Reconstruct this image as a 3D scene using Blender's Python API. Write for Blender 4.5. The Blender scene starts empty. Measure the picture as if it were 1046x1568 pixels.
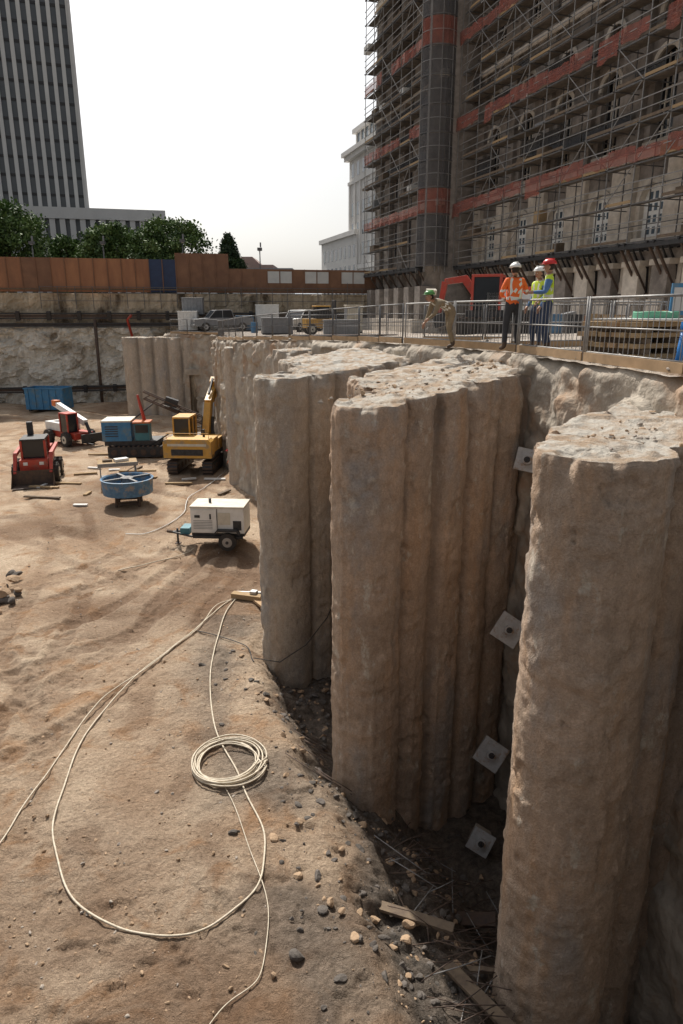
import bpy, math, random
import numpy as np
from mathutils import Vector, Matrix, Euler
random.seed(7); rng=np.random.default_rng(7)
scene=bpy.context.scene
R=math.radians
# ------------------------------------------------------------------ noise
def _h(i,j,k,s):
    n=(i.astype(np.int64)*374761393+j.astype(np.int64)*668265263+k.astype(np.int64)*2147483647+s*974634777)&0xffffffff
    n=((n^(n>>13))*1274126177)&0xffffffff
    n=((n^(n>>16))*2246822519)&0xffffffff
    n=n^(n>>15)
    return (n&0xffffff)/float(0xffffff)*2-1
def vn(x,y,z,s=0):
    x=np.asarray(x,float);y=np.asarray(y,float)+0*x;z=np.asarray(z,float)+0*x
    i=np.floor(x);j=np.floor(y);k=np.floor(z)
    fx=x-i;fy=y-j;fz=z-k
    fx=fx*fx*(3-2*fx);fy=fy*fy*(3-2*fy);fz=fz*fz*(3-2*fz)
    i=i.astype(np.int64);j=j.astype(np.int64);k=k.astype(np.int64)
    def L(a,b,t): return a+(b-a)*t
    return L(L(L(_h(i,j,k,s),_h(i+1,j,k,s),fx),L(_h(i,j+1,k,s),_h(i+1,j+1,k,s),fx),fy),
             L(L(_h(i,j,k+1,s),_h(i+1,j,k+1,s),fx),L(_h(i,j+1,k+1,s),_h(i+1,j+1,k+1,s),fx),fy),fz)
def fbm(x,y,z,o=4,s=0,g=.5):
    t=0;a=1;n=0
    for q in range(o):
        t=t+a*vn(x*2**q+q*17.3,y*2**q+q*5.1,z*2**q+q*9.7,s+q);n+=a;a*=g
    return t/n
def sstep(a,b,x):
    t=np.clip((x-a)/(b-a),0,1);return t*t*(3-2*t)
# ------------------------------------------------------------------ materials
M={}
def newmat(name):
    m=bpy.data.materials.new(name);m.use_nodes=True
    M[name]=m
    return m,m.node_tree,m.node_tree.nodes['Principled BSDF']
def noisy(name,c1,c2=None,scale=3,rough=.8,bump=.0,bscale=20,metal=0,c3=None,s3=.6,stretch=None,spec=None,alpha=None):
    m,nt,b=newmat(name);N=nt.nodes;Lk=nt.links
    if c2 is None: c2=tuple(x*.75 for x in c1)
    tc=N.new('ShaderNodeTexCoord')
    src=tc.outputs['Object']
    if stretch:
        mp=N.new('ShaderNodeMapping');mp.inputs['Scale'].default_value=stretch
        Lk.new(src,mp.inputs['Vector']);src=mp.outputs['Vector']
    n=N.new('ShaderNodeTexNoise');n.inputs['Scale'].default_value=scale;n.inputs['Detail'].default_value=6
    n.inputs['Roughness'].default_value=.62
    Lk.new(src,n.inputs['Vector'])
    r=N.new('ShaderNodeValToRGB');r.color_ramp.elements[0].position=.33;r.color_ramp.elements[1].position=.68
    r.color_ramp.elements[0].color=(*c2,1);r.color_ramp.elements[1].color=(*c1,1)
    Lk.new(n.outputs['Fac'],r.inputs['Fac']);col=r.outputs['Color']
    if c3:
        n3=N.new('ShaderNodeTexNoise');n3.inputs['Scale'].default_value=s3;n3.inputs['Detail'].default_value=7;n3.inputs['Roughness'].default_value=.65
        Lk.new(src,n3.inputs['Vector'])
        r3=N.new('ShaderNodeValToRGB');r3.color_ramp.elements[0].position=.52;r3.color_ramp.elements[1].position=.64
        Lk.new(n3.outputs['Fac'],r3.inputs['Fac'])
        mx=N.new('ShaderNodeMixRGB');mx.inputs[2].default_value=(*c3,1)
        Lk.new(r3.outputs['Color'],mx.inputs[0]);Lk.new(col,mx.inputs[1]);col=mx.outputs[0]
    Lk.new(col,b.inputs['Base Color'])
    b.inputs['Roughness'].default_value=rough;b.inputs['Metallic'].default_value=metal
    if alpha: b.inputs['Alpha'].default_value=alpha
    if spec is not None: b.inputs['Specular IOR Level'].default_value=spec
    if bump:
        n2=N.new('ShaderNodeTexNoise');n2.inputs['Scale'].default_value=bscale;n2.inputs['Detail'].default_value=5
        Lk.new(src,n2.inputs['Vector'])
        bp=N.new('ShaderNodeBump');bp.inputs['Strength'].default_value=bump;bp.inputs['Distance'].default_value=.05
        Lk.new(n2.outputs['Fac'],bp.inputs['Height']);Lk.new(bp.outputs[0],b.inputs['Normal'])
    return m
def pier_mat(name,base,dark,top,stain):
    m,nt,b=newmat(name);N=nt.nodes;Lk=nt.links
    g=N.new('ShaderNodeNewGeometry')
    def noise(scale,st=(1,1,1),det=6,rg=.6):
        mp=N.new('ShaderNodeMapping');mp.inputs['Scale'].default_value=st;Lk.new(g.outputs['Position'],mp.inputs['Vector'])
        n=N.new('ShaderNodeTexNoise');n.inputs['Scale'].default_value=scale;n.inputs['Detail'].default_value=det;n.inputs['Roughness'].default_value=rg
        Lk.new(mp.outputs[0],n.inputs['Vector']);return n.outputs['Fac']
    def ramp(f,a,bb,ca=(0,0,0),cb=(1,1,1)):
        r=N.new('ShaderNodeValToRGB');r.color_ramp.elements[0].position=a;r.color_ramp.elements[1].position=bb
        r.color_ramp.elements[0].color=(*ca,1);r.color_ramp.elements[1].color=(*cb,1);Lk.new(f,r.inputs['Fac']);return r.outputs['Color']
    def mix(f,a,bb,mode='MIX'):
        x=N.new('ShaderNodeMixRGB');x.blend_type=mode
        for q,v in ((0,f),(1,a),(2,bb)):
            if isinstance(v,tuple): x.inputs[q].default_value=(*v,1)
            elif isinstance(v,float): x.inputs[q].default_value=v
            else: Lk.new(v,x.inputs[q])
        return x.outputs[0]
    c=ramp(noise(1.0),.35,.65,dark,base)
    c=mix(ramp(noise(2.0,(1,1,.14)),.5,.7),c,stain)
    c=mix(ramp(noise(1.1,(1,1,.35),5),.54,.66),c,tuple((a*.55+.19) for a in dark))
    c=mix(ramp(noise(3.2,(1,1,.5),6,.7),.58,.66),c,(.62,.55,.46))
    c=mix(.6,c,ramp(noise(9,(1,1,.6),5,.75),.3,.7,(.7,.68,.66),(1.2,1.2,1.2)),'MULTIPLY')
    c=mix(.55,c,ramp(noise(30,(1,1,1),4,.75),.3,.7,(.6,.6,.6),(1.25,1.25,1.25)),'MULTIPLY')
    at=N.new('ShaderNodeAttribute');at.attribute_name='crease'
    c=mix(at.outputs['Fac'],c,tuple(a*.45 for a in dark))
    sx=N.new('ShaderNodeSeparateXYZ');Lk.new(g.outputs['Normal'],sx.inputs[0])
    c=mix(ramp(sx.outputs['Z'],.5,.85),c,mix(ramp(noise(3),.42,.6),top,(.40,.30,.215)))
    Lk.new(c,b.inputs['Base Color']);b.inputs['Roughness'].default_value=.93;b.inputs['Specular IOR Level'].default_value=.2
    h1=noise(7,(1,1,.8),6,.7);h2=noise(42,(1,1,1),4,.7)
    a=N.new('ShaderNodeMath');a.operation='MULTIPLY_ADD';Lk.new(h2,a.inputs[0]);a.inputs[1].default_value=.35;Lk.new(h1,a.inputs[2])
    bp=N.new('ShaderNodeBump');bp.inputs['Strength'].default_value=1.0;bp.inputs['Distance'].default_value=.085
    Lk.new(a.outputs[0],bp.inputs['Height']);Lk.new(bp.outputs[0],b.inputs['Normal'])
    return m
pier_mat('pile_concrete',(.60,.455,.345),(.45,.35,.27),(.52,.48,.42),(.56,.38,.25))
pier_mat('pile_concrete_grey',(.56,.485,.40),(.44,.385,.325),(.52,.49,.44),(.50,.39,.29))
def dirt_mat():
    m,nt,b=newmat('dirt');N=nt.nodes;Lk=nt.links
    g=N.new('ShaderNodeNewGeometry');P=g.outputs['Position']
    def noise(scale,det=7,rg=.62,dist=0):
        n=N.new('ShaderNodeTexNoise');n.inputs['Scale'].default_value=scale;n.inputs['Detail'].default_value=det;n.inputs['Roughness'].default_value=rg
        n.inputs['Distortion'].default_value=dist
        Lk.new(P,n.inputs['Vector']);return n.outputs['Fac']
    def ramp(f,a,bb,ca=(0,0,0),cb=(1,1,1)):
        r=N.new('ShaderNodeValToRGB');r.color_ramp.elements[0].position=a;r.color_ramp.elements[1].position=bb
        r.color_ramp.elements[0].color=(*ca,1);r.color_ramp.elements[1].color=(*cb,1);Lk.new(f,r.inputs['Fac']);return r.outputs['Color']
    def mix(f,a,bb,mode='MIX'):
        x=N.new('ShaderNodeMixRGB');x.blend_type=mode
        for q,v in ((0,f),(1,a),(2,bb)):
            if isinstance(v,tuple): x.inputs[q].default_value=(*v,1)
            elif isinstance(v,float): x.inputs[q].default_value=v
            else: Lk.new(v,x.inputs[q])
        return x.outputs[0]
    c=ramp(noise(.35,5,.6,.6),.36,.64,(.42,.30,.205),(.61,.485,.36))
    c=mix(ramp(noise(.9,6,.65,.8),.52,.66),c,(.42,.26,.15))
    at=N.new('ShaderNodeAttribute');at.attribute_name='wet_vignette'  # damp patches and ruts, plus vignette shading painted on the near ground
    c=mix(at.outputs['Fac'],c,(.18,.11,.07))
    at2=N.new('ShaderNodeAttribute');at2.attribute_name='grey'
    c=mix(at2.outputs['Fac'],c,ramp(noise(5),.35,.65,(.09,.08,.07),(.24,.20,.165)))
    c=mix(.7,c,ramp(noise(14,5,.75),.32,.68,(.58,.55,.52),(1.2,1.2,1.2)),'MULTIPLY')
    c=mix(.5,c,ramp(noise(70,3,.7),.35,.65,(.55,.55,.55),(1.25,1.25,1.25)),'MULTIPLY')
    Lk.new(c,b.inputs['Base Color']);b.inputs['Roughness'].default_value=.95;b.inputs['Specular IOR Level'].default_value=.15
    a=N.new('ShaderNodeMath');a.operation='MULTIPLY_ADD';Lk.new(noise(45,5,.75),a.inputs[0]);a.inputs[1].default_value=.4;Lk.new(noise(9,6,.65),a.inputs[2])
    bp=N.new('ShaderNodeBump');bp.inputs['Strength'].default_value=1.0;bp.inputs['Distance'].default_value=.11
    Lk.new(a.outputs[0],bp.inputs['Height']);Lk.new(bp.outputs[0],b.inputs['Normal'])
dirt_mat()
noisy('gravel',(.42,.37,.32),(.26,.22,.185),9,.95,.8,30,c3=(.34,.25,.17),s3=.4)
noisy('asphalt',(.07,.07,.07),(.05,.05,.05),4,.9)
noisy('shotcrete',(.78,.74,.66),(.50,.47,.41),1.3,.95,1,4,c3=(.30,.25,.19),s3=.3,stretch=(1,1,.8))
noisy('shotcrete_upper',(.62,.52,.39),(.34,.28,.2),.9,.95,1,5,c3=(.12,.09,.06),s3=.5,stretch=(1,1,.3))
noisy('concrete_rough',(.50,.44,.36),(.29,.25,.205),1.6,.95,1,7,c3=(.36,.25,.17),s3=.7)
noisy('steel_dark',(.055,.055,.06),(.03,.03,.03),5,.55,metal=.3)
noisy('steel_rust',(.12,.075,.05),(.06,.045,.04),6,.8)
noisy('galv',(.34,.33,.32),(.22,.215,.21),8,.5,metal=.4)
noisy('galv_dark',(.17,.165,.165),(.10,.10,.10),8,.55,metal=.3)
noisy('plate_steel',(.50,.50,.50),(.36,.35,.34),7,.6,metal=.15,c3=(.3,.2,.13),s3=4)
noisy('fence_orange',(.38,.185,.095),(.27,.125,.07),1.1,.85,stretch=(1,1,.3),c3=(.24,.12,.07),s3=.25)
noisy('fence_brown',(.25,.135,.08),(.18,.095,.06),1.1,.85)
noisy('fence_blue',(.03,.055,.12),(.025,.04,.09),2,.7)
noisy('poster',(.62,.62,.6),(.45,.47,.48),.6,.7)
noisy('granite',(.34,.30,.265),(.21,.185,.165),2.2,.9,.4,12,c3=(.16,.14,.125),s3=.5)
noisy('granite_light',(.74,.67,.58),(.5,.45,.39),2.2,.9,.5,8)
noisy('granite_dark',(.075,.075,.08),(.045,.045,.05),2,.95)
noisy('arch_white',(.88,.88,.86),(.78,.78,.76),2,.7)
noisy('glass_dark',(.02,.024,.03),(.012,.015,.02),1,.15)
noisy('glass_mid',(.10,.14,.18),(.06,.09,.12),.5,.12)
noisy('net_dark',(.12,.12,.125),(.075,.075,.08),.8,.95,alpha=.68)
noisy('net_red',(.36,.10,.07),(.2,.07,.055),2.2,.9,alpha=.62)
noisy('deck_dark',(.19,.155,.125),(.09,.08,.07),3,.9)
noisy('tower_fin',(.50,.50,.49),(.45,.45,.44),.4,.7)
noisy('tower_glass',(.10,.11,.12),(.07,.08,.09),.25,.35)
noisy('white_stone',(.76,.74,.71),(.66,.64,.61),.4,.8)
noisy('hill_haze',(.50,.54,.58),(.46,.5,.55),.01,1)
noisy('roof_red',(.34,.25,.22),(.28,.2,.18),.2,.9)
noisy('white_paint',(.78,.78,.76),(.64,.63,.6),3,.45)
noisy('cream_paint',(.66,.62,.52),(.5,.46,.38),3,.6)
noisy('yellow_paint',(.66,.36,.06),(.5,.28,.06),4,.5,c3=(.36,.25,.13),s3=2)
noisy('orange_paint',(.62,.17,.04),(.5,.13,.035),4,.45)
noisy('red_paint',(.52,.06,.035),(.38,.05,.03),4,.45,c3=(.3,.1,.07),s3=2)
noisy('blue_paint',(.05,.22,.42),(.04,.16,.32),3,.5,c3=(.12,.2,.26),s3=2)
noisy('teal_paint',(.05,.2,.24),(.04,.14,.18),3,.5)
noisy('tub_blue',(.10,.22,.36),(.06,.14,.24),5,.6,c3=(.3,.25,.2),s3=3)
noisy('rubber',(.03,.029,.028),(.06,.05,.042),9,.9)
noisy('silver',(.5,.5,.5),(.35,.35,.35),5,.4,metal=.7)
noisy('timber',(.42,.30,.17),(.28,.19,.10),6,.9,stretch=(1,8,8))
noisy('timber_dark',(.2,.15,.1),(.11,.08,.06),6,.9)
noisy('timber_kick',(.46,.31,.18),(.34,.23,.13),4,.9)
noisy('hose_cream',(.66,.59,.47),(.45,.38,.28),12,.6)
noisy('hose_black',(.02,.02,.02),None,5,.6)
noisy('hose_green',(.12,.36,.22),(.09,.28,.18),5,.5)
noisy('pvc_blue',(.03,.22,.6),(.02,.17,.5),5,.4)
noisy('grey_paint',(.25,.26,.27),(.18,.18,.19),4,.5)
noisy('rock',(.42,.37,.31),(.24,.2,.17),3,.95,.6,14)
noisy('rock_dark',(.15,.13,.115),(.08,.07,.06),3,.95,.6,14)
noisy('clod',(.44,.31,.2),(.28,.19,.12),3,.95,.6,14)
noisy('bark',(.14,.1,.07),None,6,.95)
for i,c in enumerate([(.075,.14,.03),(.11,.19,.045),(.15,.23,.065),(.045,.09,.022)]):
    mm=noisy('leaf%d'%i,c,None,2,.7)
for i,c in enumerate([(.03,.065,.03),(.05,.09,.045)]): noisy('pine%d'%i,c,None,2,.8)
noisy('vest_orange',(.85,.17,.03),(.75,.13,.025),9,.8)
noisy('vest_yellow',(.62,.78,.05),(.5,.66,.05),9,.8)
noisy('reflect',(.75,.76,.72),(.65,.66,.62),9,.4)
noisy('denim',(.045,.065,.12),(.03,.045,.085),9,.9)
noisy('trouser_dark',(.045,.045,.05),None,9,.9)
noisy('shirt_blue',(.1,.2,.42),None,9,.9)
noisy('shirt_red',(.42,.05,.045),None,9,.9)
noisy('khaki',(.27,.21,.13),(.2,.155,.1),9,.9)
noisy('skin_tone',(.42,.24,.16),(.36,.2,.13),9,.6)
noisy('hair',(.03,.02,.015),None,9,.8)
noisy('boot',(.09,.06,.04),None,9,.8)
noisy('helmet_white',(.8,.8,.78),(.75,.75,.73),3,.3)
noisy('helmet_red',(.6,.03,.03),(.5,.03,.03),3,.3)
noisy('helmet_green',(.1,.3,.08),(.08,.25,.07),3,.3)
# ------------------------------------------------------------------ mesh builder
def mesh_np(name,V,F,mats,midx=None,smooth=True,attrs=None):
    me=bpy.data.meshes.new(name);V=np.asarray(V,dtype=np.float32);F=np.asarray(F,dtype=np.int32)
    me.vertices.add(len(V));me.vertices.foreach_set('co',V.ravel())
    k=F.shape[1]
    me.loops.add(F.size);me.loops.foreach_set('vertex_index',F.ravel())
    me.polygons.add(len(F));me.polygons.foreach_set('loop_start',np.arange(len(F),dtype=np.int32)*k)
    me.polygons.foreach_set('loop_total',np.full(len(F),k,dtype=np.int32))
    for m in mats: me.materials.append(M[m])
    if midx is not None: me.polygons.foreach_set('material_index',np.asarray(midx,dtype=np.int32))
    me.polygons.foreach_set('use_smooth',np.full(len(F),smooth))
    me.update(calc_edges=True);me.validate()
    if attrs:
        for a,v in attrs.items():
            at=me.attributes.new(a,'FLOAT','POINT');at.data.foreach_set('value',np.asarray(v,dtype=np.float32))
    o=bpy.data.objects.new(name,me);scene.collection.objects.link(o);return o
class MB:
    def __init__(s): s.v=[];s.f=[];s.m=[];s.mats=[];s.sm=[];s.X=Matrix.Identity(4)
    def mi(s,m):
        if m not in s.mats: s.mats.append(m)
        return s.mats.index(m)
    def add(s,vs,fs,mat,smooth=False):
        b=len(s.v);s.v+=[tuple(s.X@Vector(p)) for p in vs];k=s.mi(mat)
        for f in fs: s.f.append(tuple(b+i for i in f));s.m.append(k);s.sm.append(smooth)
    def box(s,c,d,mat,rot=None):
        x,y,z=d[0]/2,d[1]/2,d[2]/2
        P=[Vector((a*x,b*y,e*z)) for a in(-1,1) for b in(-1,1) for e in(-1,1)]
        if rot: E=Euler(rot).to_matrix();P=[E@p for p in P]
        P=[p+Vector(c) for p in P]
        s.add(P,[(0,1,3,2),(4,6,7,5),(0,4,5,1),(2,3,7,6),(0,2,6,4),(1,5,7,3)],mat)
    def b2(s,x0,x1,y0,y1,z0,z1,mat): s.box(((x0+x1)/2,(y0+y1)/2,(z0+z1)/2),(abs(x1-x0),abs(y1-y0),abs(z1-z0)),mat)
    def tube(s,pts,r,mat,n=6,smooth=True,caps=True):
        pts=[Vector(p) for p in pts];rs=r if isinstance(r,(list,tuple)) else [r]*len(pts)
        V=[];prev=None
        for i,p in enumerate(pts):
            a=pts[max(0,i-1)];b=pts[min(len(pts)-1,i+1)];t=(b-a)
            if t.length<1e-9:t=Vector((0,0,1))
            t.normalize()
            if prev is None:
                u=t.cross(Vector((0,0,1)))
                if u.length<1e-3:u=t.cross(Vector((0,1,0)))
                u.normalize()
            else:
                u=prev-t*prev.dot(t)
                if u.length<1e-4:u=t.cross(Vector((0,1,0)))
                u.normalize()
            prev=u;w=t.cross(u)
            for k in range(n):
                an=2*math.pi*(k+.5)/n;V.append(p+(u*math.cos(an)+w*math.sin(an))*rs[i])
        F=[(i*n+k,i*n+(k+1)%n,(i+1)*n+(k+1)%n,(i+1)*n+k) for i in range(len(pts)-1) for k in range(n)]
        if caps:F+=[tuple(range(n))[::-1],tuple((len(pts)-1)*n+k for k in range(n))]
        s.add(V,F,mat,smooth and n>4)
    def cyl(s,a,b,r,mat,n=16,r2=None,smooth=True):
        s.tube([a,b],[r,r if r2 is None else r2],mat,n,False)
    def prism(s,poly,y0,y1,mat):
        n=len(poly);V=[(p[0],y0,p[1]) for p in poly]+[(p[0],y1,p[1]) for p in poly]
        F=[tuple(range(n)),tuple(range(2*n-1,n-1,-1))]+[(i,i+n,(i+1)%n+n,(i+1)%n) for i in range(n)]
        s.add(V,F,mat)
    def ell(s,c,d,mat,n=12,m=8,rot=None,f=None,zmin=None):
        V=[];E=Euler(rot).to_matrix() if rot else Matrix.Identity(3)
        for i in range(m+1):
            th=math.pi*i/m
            for k in range(n):
                ph=2*math.pi*k/n;p=Vector((math.sin(th)*math.cos(ph),math.sin(th)*math.sin(ph),math.cos(th)))
                if zmin is not None and p.z<zmin:p.z=zmin
                q=Vector((p.x*d[0],p.y*d[1],p.z*d[2]))
                if f:q=f(q,p)
                V.append(E@q+Vector(c))
        F=[(i*n+k,(i+1)*n+k,(i+1)*n+(k+1)%n,i*n+(k+1)%n) for i in range(m) for k in range(n)]
        s.add(V,F,mat,True)
    def build(s,name,loc=(0,0,0),yaw=0,bevel=0,scale=1):
        me=bpy.data.meshes.new(name);me.from_pydata(s.v,[],s.f)
        for m in s.mats: me.materials.append(M[m])
        me.polygons.foreach_set('material_index',s.m);me.polygons.foreach_set('use_smooth',s.sm);me.update()
        o=bpy.data.objects.new(name,me);scene.collection.objects.link(o)
        o.location=loc;o.rotation_euler=(0,0,yaw);o.scale=(scale,)*3
        if bevel:
            b=o.modifiers.new('bevel','BEVEL');b.width=bevel;b.segments=2;b.limit_method='ANGLE';b.angle_limit=R(50)
        return o
def wheel(m,c,r,w,rim='silver',axis='y',tread=0):
    x,y,z=c
    def P(off,rr,n=22): 
        a=(x,y-off,z) if axis=='y' else (x-off,y,z);b=(x,y+off,z) if axis=='y' else (x+off,y,z);return a,b
    a,b=P(w/2*.82,r);m.cyl(a,b,r,'rubber',24)
    a,b=P(w/2,r);m.cyl(a,b,r*.86,'rubber',24)
    a,b=P(w/2+.012,r);m.cyl(a,b,r*.55,rim,18)
    a,b=P(w/2+.04,r);m.cyl(a,b,r*.18,'steel_dark',10)
    if tread:
        for k in range(tread):
            an=2*math.pi*k/tread
            if axis=='y': m.box((x+math.cos(an)*r,y,z+math.sin(an)*r),(r*.1,w*.95,r*.12),'rubber',(0,-an,0))
            else: m.box((x,y+math.cos(an)*r,z+math.sin(an)*r),(w*.95,r*.1,r*.12),'rubber',(an,0,0))
# ------------------------------------------------------------------ terrain profile
EY=[-8,4,10.06,15.7,20.6,24,35,44,56,58.5,75]
EX=[7.5,6,4.75,3.7,1.6,.3,-5.2,-8,-9.6,-14.6,-15.2]
def xe(y): return np.interp(y,EY,EX)
def zp(y): return 8.1-.9*sstep(17,50,np.asarray(y,float))
TY=[2,4,6.7,8.6,10.2,11.7,13.8,16.5,18.5]
TX=[1.4,.9,.6,.15,-.3,-.8,-1.7,-2.35,-2.3]
tracks=[[(-16,17),(-10,21),(-7.5,26),(-8.5,33),(-10,42)],[(-14,13.5),(-9,16.5),(-5.6,21.5),(-5.5,30),(-7,36)],
 [(-20,31),(-13,27.5),(-8,23.5),(-3.8,22)],[(-22,40),(-14,32),(-10.5,25),(-8.8,18),(-8.5,12),(-8,5)],
 [(-24,22),(-15,19.5),(-10,16.5),(-7,12),(-6.6,8)],[(-26,46),(-16,39),(-10.5,36),(-6.5,33)],
 [(-11,9),(-7.5,13),(-5.4,17.5),(-4.4,24)]]
def smooth_path(p,n=16):
    p=[Vector((*q,0)) if len(q)==2 else Vector(q) for q in p];o=[]
    for i in range(len(p)-1):
        a=p[max(0,i-1)];b=p[i];c=p[i+1];d=p[min(len(p)-1,i+2)]
        for k in range(n):
            t=k/n;o.append(.5*((2*b)+(c-a)*t+(2*a-5*b+4*c-d)*t*t+(3*b-a-3*c+d)*t**3))
    o.append(p[-1]);return o
def floor_z(x,y,tr=False):
    x=np.asarray(x,float);y=np.asarray(y,float)
    d=x-np.interp(y,TY,TX)+.45*fbm(x*.8,y*.8,0,4,33,.6)
    ww=1-sstep(17,19.5,y)
    z=-.9*sstep(-.2,1.4,d)*ww-1.5*sstep(1.3,3.2,d)*ww*(1-sstep(14,16,y))
    inT=sstep(0,.8,d)*ww
    z=z+.10*fbm(x*.3,y*.3,0,3,3)+.03*fbm(x*1.1,y*1.1,0,3,5)+sstep(-.3,.8,d)*ww*.28*fbm(x*1.7,y*1.7,0,4,9,.6)
    z=z+sstep(50,58,y)*(.5+.5*fbm(x*.25,y*.25,0,3,12))*.9
    z=z+.14*sstep(.1,.6,fbm(x*.35+4,y*.35,0,3,21))*sstep(17,20,y)*(1-sstep(27,31,y))
    if tr:
        return z,inT
    return z
# pit floor --------------------------------------------------------
def pit():
    xs=[-2.0]
    while xs[-1]>-64: xs.append(xs[-1]-.042*(1+.11*abs(xs[-1]+2)))
    xs=xs[::-1]
    while xs[-1]<11: xs.append(xs[-1]+.045*(1+.14*abs(xs[-1]+2)))
    ys=[-7]
    while ys[-1]<75: 
        y=ys[-1];ys.append(y+(.4 if y<4.5 else .042 if y<11 else .0038*y))
    xs=np.array(xs);ys=np.array(ys);X,Y=np.meshgrid(xs,ys)
    Z,inT=floor_z(X,Y,True)
    rut=np.zeros_like(X)
    wx=X+.25*fbm(X*.5,Y*.5,0,2,301);wy=Y+.25*fbm(X*.5,Y*.5,0,2,305)
    for ti,p in enumerate(tracks):
        sp=smooth_path(p,10);best=np.full(X.shape,1e9);sd=np.zeros_like(X);al=np.zeros_like(X);acc=0
        for a,b in zip(sp[:-1],sp[1:]):
            dx,dy=b.x-a.x,b.y-a.y;L=math.hypot(dx,dy)
            sel=(np.abs(X-(a.x+b.x)/2)<L/2+1.8)&(np.abs(Y-(a.y+b.y)/2)<L/2+1.8)
            xx=wx[sel]-a.x;yy=wy[sel]-a.y
            t=np.clip((xx*dx+yy*dy)/L/L,0,1);ex=xx-t*dx;ey=yy-t*dy;dd=np.hypot(ex,ey)
            s=np.sign(dx*ey-dy*ex)
            bb=best[sel];cl=dd<bb;bb[cl]=dd[cl];best[sel]=bb
            q=sd[sel];q[cl]=(dd*s)[cl];sd[sel]=q
            q=al[sel];q[cl]=(acc+t*L)[cl];al[sel]=q;acc+=L
        m=best<1.6
        hw=.85;e=np.abs(np.abs(sd)-hw)
        rr=(1-sstep(.16,.30,e))*m
        lat=(np.abs(sd)-hw)
        tread=np.sin((al+np.abs(lat)*.6)*2*math.pi/.34)
        bermm=np.exp(-((e-.34)/.09)**2)*m
        fade=np.clip(.5+.9*fbm(X*.35,Y*.35,0,3,30+ti),.0,1.1)
        Z=Z+(-.07*rr+.025*np.clip(tread,-.6,.6)*rr+.05*bermm*(.6+.6*vn(X*4,Y*4,0,8)))*fade
        rut=np.maximum(rut,rr*fade*(.8-.2*tread))
    near=1-sstep(15,20,Y)
    Z=Z+(.02+.014*near)*fbm(X*4.5,Y*4.5,0,3,40)+(.012+.018*near)*np.abs(fbm(X*10,Y*10,0,2,44))*sstep(.0,.4,vn(X*.6,Y*.6,0,50)+.4)
    foot=fbm(X*3.2,Y*4.1,0,2,60);Z=Z-.065*sstep(.2,.45,foot)*near*sstep(-.2,.3,vn(X*.4,Y*.4,0,61)+.25)
    wet_vignette=np.clip(.55*sstep(.05,.4,fbm(X*.25,Y*.25,0,4,71))*sstep(14,19,Y)+.55*rut,0,.8)
    wet_vignette=wet_vignette+.4*sstep(.2,.5,fbm(X*1.3,Y*1.3,0,4,79))*(1-wet_vignette)
    wet_vignette=wet_vignette+(.30+.42*sstep(-.1,.35,fbm(X*.45,Y*.45,0,4,81)))*(1-sstep(7.5,13.5,Y))*(1-wet_vignette)  # foreground darkening: vignette falloff painted into the soil colour, together with damp
    wet_vignette=np.clip(wet_vignette,0,.85)
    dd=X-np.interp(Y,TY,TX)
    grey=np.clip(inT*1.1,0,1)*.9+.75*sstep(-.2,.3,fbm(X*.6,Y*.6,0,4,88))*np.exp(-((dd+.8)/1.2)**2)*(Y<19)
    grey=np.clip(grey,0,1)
    ny,nx=X.shape;V=np.stack([X,Y,Z],-1).reshape(-1,3)
    I=np.arange(nx*ny).reshape(ny,nx);F=np.stack([I[:-1,:-1],I[:-1,1:],I[1:,1:],I[1:,:-1]],-1).reshape(-1,4)
    mesh_np('pit_ground',V,F,['dirt'],attrs={'wet_vignette':wet_vignette.ravel(),'grey':grey.ravel()})
pit()
def gz(x,y): return float(floor_z(np.array([x]),np.array([y]))[0])
# plateau -----------------------------------------------------------
def backwall_y(x): return 66+np.clip((np.asarray(x,float)+31)/33*8,-3,14)
def plateau():
    ts=np.concatenate([[0,.06],np.cumsum(.15*1.035**np.arange(150))]);ts=ts[ts<190];ys=np.concatenate([np.arange(-8,8,.6),np.arange(8,30,.12),np.arange(30,73,.35)])
    T,Y=np.meshgrid(ts,ys);X=xe(Y)+T;Z=zp(Y)+.06*fbm(X*.5,Y*.5,0,4,5)*sstep(0,1,T)+.03*fbm(X*4,Y*4,0,3,6)
    Z=Z+sstep(1.5,6,T)*(1-sstep(28,34,Y))*.25*sstep(16,20,Y)
    Y2=Y+0*X
    ny,nx=X.shape;V=np.stack([X,Y2,Z],-1).reshape(-1,3);I=np.arange(nx*ny).reshape(ny,nx)
    F=np.stack([I[:-1,:-1],I[:-1,1:],I[1:,1:],I[1:,:-1]],-1).reshape(-1,4)
    mesh_np('construction_ground',V,F,['gravel'])
plateau()
m=MB()
def sheet(m,x0,x1,y0,y1,z,mat): m.add([(x0,y0,z),(x1,y0,z),(x1,y1,z),(x0,y1,z)],[(0,1,2,3)],mat)
m.add([(-3000,63,10.5),(-64,63,10.5),(-31,66.2,10.5),(2,74.2,10.5),(27,80.2,10.5),(3000,80.2,10.5),(3000,4000,10.5),(-3000,4000,10.5)],[tuple(range(8))],'asphalt')
m.build('street_ground')
m=MB();sheet(m,-3000,-62,-3000,63,9.6,'gravel');sheet(m,-62,3000,-3000,-6,7.9,'gravel');sheet(m,180,3000,-6,81,7.8,'gravel');m.build('outer_ground')
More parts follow.
